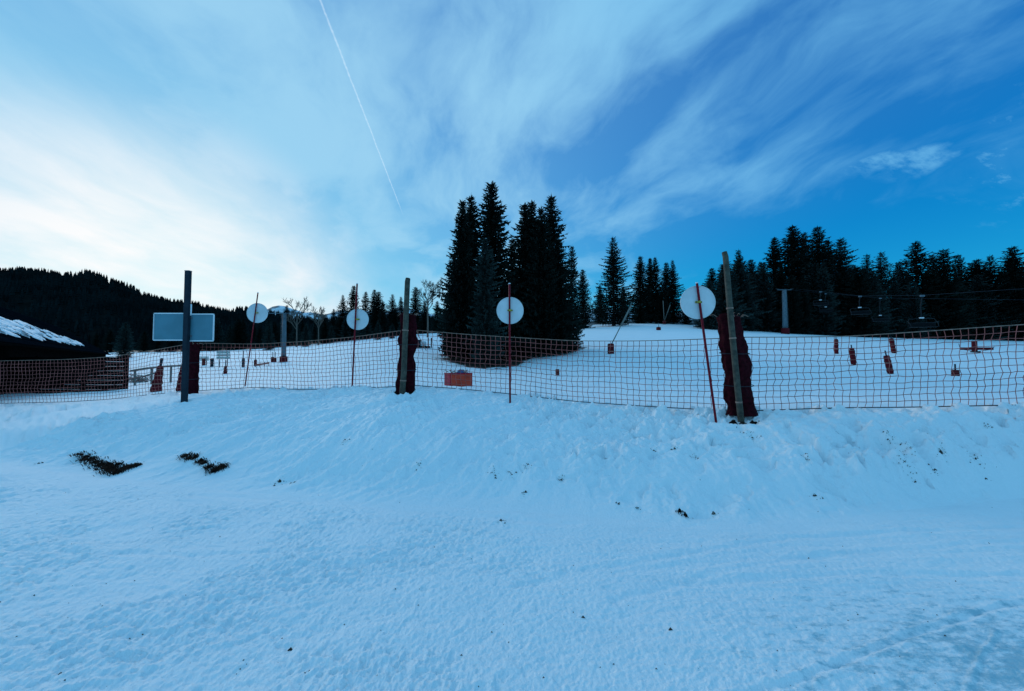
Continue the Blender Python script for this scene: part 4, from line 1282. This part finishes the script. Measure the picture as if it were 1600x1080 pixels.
# orange barrier strip
b0 = hit_far(409, 573); k = b0.y / F
o = empty('orange_barrier', b0, 'low faded orange mesh barrier in the snow right of leftmost disc pole', 'barrier')
for i in range(4): MB().tube([(-10 * k + i * 7 * k, 0, -.1), (-10 * k + i * 7 * k, 0, (5 + i * .8) * k)], .03, 6).build('stake', M['red_pole'], o)
mb = MB(); mb.add([(-10 * k, -.04, .05), (11 * k, -.04, .25), (11 * k, -.04, 6.5 * k), (-10 * k, -.04, 4 * k), (-10 * k, -.06, .05), (11 * k, -.06, .25), (11 * k, -.06, 6.5 * k), (-10 * k, -.06, 4 * k)],
                   [(0, 1, 2, 3), (7, 6, 5, 4), (0, 3, 7, 4), (1, 5, 6, 2), (3, 2, 6, 7), (0, 4, 5, 1)])
mb.build('fabric', plain('orange_fabric', (0.42, 0.13, 0.10), .8), o)

# rail barrier and brush pile left of the sign post
b0 = hit_far(245, 600); k = b0.y / F
o = empty('rail_barrier', b0, 'grey rail on short stakes left of the grey sign post', 'barrier')
MB().tube([(-44 * k, 2 * k, 20 * k), (-20 * k, 1 * k, 24 * k), (10 * k, 0, 27 * k), (48 * k, 0, 29 * k)], .055, 8).build('rail', M['grey_stick'], o)
MB().tube([(-44 * k, 2 * k, 8 * k), (-20 * k, 1 * k, 12 * k), (0, 0, 18 * k)], .05, 8).build('rail', M['grey_stick'], o)
for sx, hh in ((-36, 21), (-10, 25), (20, 27.5), (42, 29)):
    MB().tube([(sx * k, .06, -.3), (sx * k, .06, hh * k)], .05, 8).build('stake', M['grey_stick'], o)
b0 = hit_far(214, 598); k = b0.y / F
r = random.Random(9); mb = MB()
for q in range(120):
    p = Vector((r.gauss(0, 9) * k, r.gauss(0, 5) * k, abs(r.gauss(0, 5)) * k)); d = Vector((r.uniform(-1, 1), r.uniform(-.6, .6), r.uniform(-.1, .5))) * 12 * k
    mb.tube([p - d * .5, p + Vector((0, 0, .04)), p + d * .5], [.02, .018, .006], 4)
o = mb.build('brush_pile', M['grey_stick'], None); o.location = b0
tag(o, 'heap of grey branches right of the dark plank barrier', 'brushwood')

# ------------------------------------------------------------------ long shed with patchy snow on its roof, plank barrier before it
SC = 0.8


def shed():
    E0 = Vector((-20.76, 15.0, 0)) * SC
    d = Vector((-0.702, 0.712, 0)); n = Vector((-0.712, -0.702, 0))
    ze, zr = EYE + 0.7 * SC, EYE + 4.4 * SC
    s0, s1, w = -4 * SC, 62 * SC, 5 * SC
    g0 = gz(E0.x, E0.y) - 0.5
    base = Vector((E0.x, E0.y, gz(E0.x, E0.y)))
    o = empty('shed', base, 'long low dark wooden shed with patchy snow on its roof, far left', 'building')

    def P(s, a, z): return E0 + d * s + n * a + Vector((0, 0, z)) - base
    def quad_slab(nm, a, b_, c, e, th, mt, par=o):
        nn = (b_ - a).cross(e - a).normalized() * th
        vs = [a, b_, c, e, a - nn, b_ - nn, c - nn, e - nn]
        return MB().add(vs, [(0, 1, 2, 3), (7, 6, 5, 4), (0, 4, 5, 1), (1, 5, 6, 2), (2, 6, 7, 3), (3, 7, 4, 0)]).build(nm, M[mt], par)
    ROOFTH = 0.14
    roof = quad_slab('roof', P(s0, 0, ze), P(s1, 0, ze), P(s1, w, zr), P(s0, w, zr), ROOFTH, 'roofing')
    quad_slab('roof_back', P(s0, 2 * w, ze), P(s1, 2 * w, ze), P(s1, w, zr + .02), P(s0, w, zr + .02), 0.14, 'roofing')
    # battens across the roof sheets
    bt = MB()
    for i in range(1, 12):
        a = w * i / 12; z = ze + (zr - ze) * i / 12
        p, q = P(s0, a, z + .012), P(s1, a, z + .012)
        bt.tube([p, q], 0.028, 4)
    bt.build('batten', M['roofing'], roof)
    in_ = 0.45
    wall = MB()
    for (a, b_) in ((P(s0 + .3, in_, 0), P(s1 - .3, in_, 0)),):
        pass
    def wallbox(nm, p, q, z0, z1, th):
        v = (q - p); t = Vector((-v.y, v.x, 0)).normalized() * th
        vs = [p, q, q + t, p + t]
        return MB().add([Vector((k.x, k.y, z0)) for k in vs] + [Vector((k.x, k.y, z1)) for k in vs],
                        [(3, 2, 1, 0), (4, 5, 6, 7), (0, 1, 5, 4), (1, 2, 6, 5), (2, 3, 7, 6), (3, 0, 4, 7)]).build(nm, M['dark_wood'], o)
    zt = ze - base.z + (zr - ze) * in_ / w - .16
    wl = wallbox('wall', P(s0 + .3, in_, 0), P(s1 - .3, in_, 0), -1.5, zt, -0.12)
    wallbox('wall', P(s1 - .3, in_, 0), P(s1 - .3, 2 * w - in_, 0), -1.5, zt, -0.12)
    wallbox('wall', P(s0 + .3, 2 * w - in_, 0), P(s1 - .3, 2 * w - in_, 0), -1.5, zt, 0.12)
    # gable
    gp = [P(s1 - .3, in_, zt + base.z - 0.001), P(s1 - .3, 2 * w - in_, zt + base.z - .001), P(s1 - .3, w, zr - .18)]
    gp = [Vector((p.x, p.y, p.z)) for p in gp]
    MB().add(gp + [p - d * .12 for p in gp], [(0, 1, 2), (5, 4, 3), (0, 3, 4, 1), (1, 4, 5, 2), (2, 5, 3, 0)]).build('gable', M['dark_wood'], o)
    MB().tube([P(s0, -.06, ze - .10), P(s1, -.06, ze - .10)], .05, 8).build('gutter', M['dark_wood'], o)
    # leftover snow: low lumps lying on the roof in slanting strips
    r = random.Random(3); k = 0
    rs_ = MB()
    for i in range(620):
        s = r.uniform(2, 56) * SC; f0 = r.uniform(0.12, 0.97)
        c0 = P(s, f0 * w, ze + (zr - ze) * f0) + base
        qx, qy = 800 + F * c0.x / c0.y, 560 - F * (c0.z - EYE) / c0.y
        if r.random() < 0.45 or not (-60 < qx < 132 and 494 + 0.34 * qx < qy < 521 + 0.15 * qx): continue
        L_, B_ = r.uniform(.7, 2.4) * SC, r.uniform(.03, .085) * SC
        m = 14; vs = []; off = r.uniform(0, 99)
        nz_ = Vector((0, 0, 1))
        for ring, (rr, hh) in enumerate(((1, -.02), (.8, .05), (.4, .075))):
            for q in range(m):
                w_ = 2 * math.pi * q / m; jj = 1 + .45 * float(pn(math.cos(w_) * 2 + off, math.sin(w_) * 2, 3))
                ss_, aa = s + math.cos(w_) * L_ * rr * jj * .5, f0 * w + math.sin(w_) * B_ * rr * jj * 2.0 + math.cos(w_) * L_ * -.12
                aa = min(max(aa, .05), w - .05)
                vs.append(P(ss_, aa, ze + (zr - ze) * aa / w + hh + .03))
        fs = [(a_ * m + q, a_ * m + (q + 1) % m, (a_ + 1) * m + (q + 1) % m, (a_ + 1) * m + q) for a_ in range(2) for q in range(m)] + [tuple(2 * m + q for q in range(m))]
        rs_.add(vs, fs, True)
    q = rs_.build('roof_snow', M['roof_snow'], roof); q['kind'] = 'stuff'


shed()

# plank barrier in front of the shed
pL, pR = at(-90, 604, 14.2), at(198, 609, 14.0)
zb = lambda p: gz(p.x, p.y)
base = Vector((pR.x, pR.y, zb(pR)))
o = empty('plank_barrier', base, 'dark horizontal plank barrier behind the left net, under the shed roof', 'barrier')
v = Vector((pL.x - pR.x, pL.y - pR.y, 0)); Lb = v.length; ang = math.atan2(v.y, v.x)
topz = at(198, 558, 14.0).z - base.z
r = random.Random(14)
nP = 8
Rm = Matrix.Rotation(ang, 4, 'Z')
for i in range(nP):
    hh = (topz + .15) / nP
    mb = MB(); mb.box(Rm @ Vector((Lb / 2 + r.uniform(-.02, .02), r.uniform(-.012, .012), 0)) + Vector((0, 0, -.15 + hh * (i + .5))), (Lb, .05, hh - .008), Rm, bevel=.006)
    mb.build('plank', M['dark_wood'], o)
for f in (0.02, .25, .5, .75, .98):
    mb = MB(); mb.box(Rm @ Vector((Lb * f, -.09, 0)) + Vector((0, 0, topz / 2 - .2)), (.11, .11, topz + .5), Rm, bevel=.01); mb.build('post', M['dark_wood'], o)
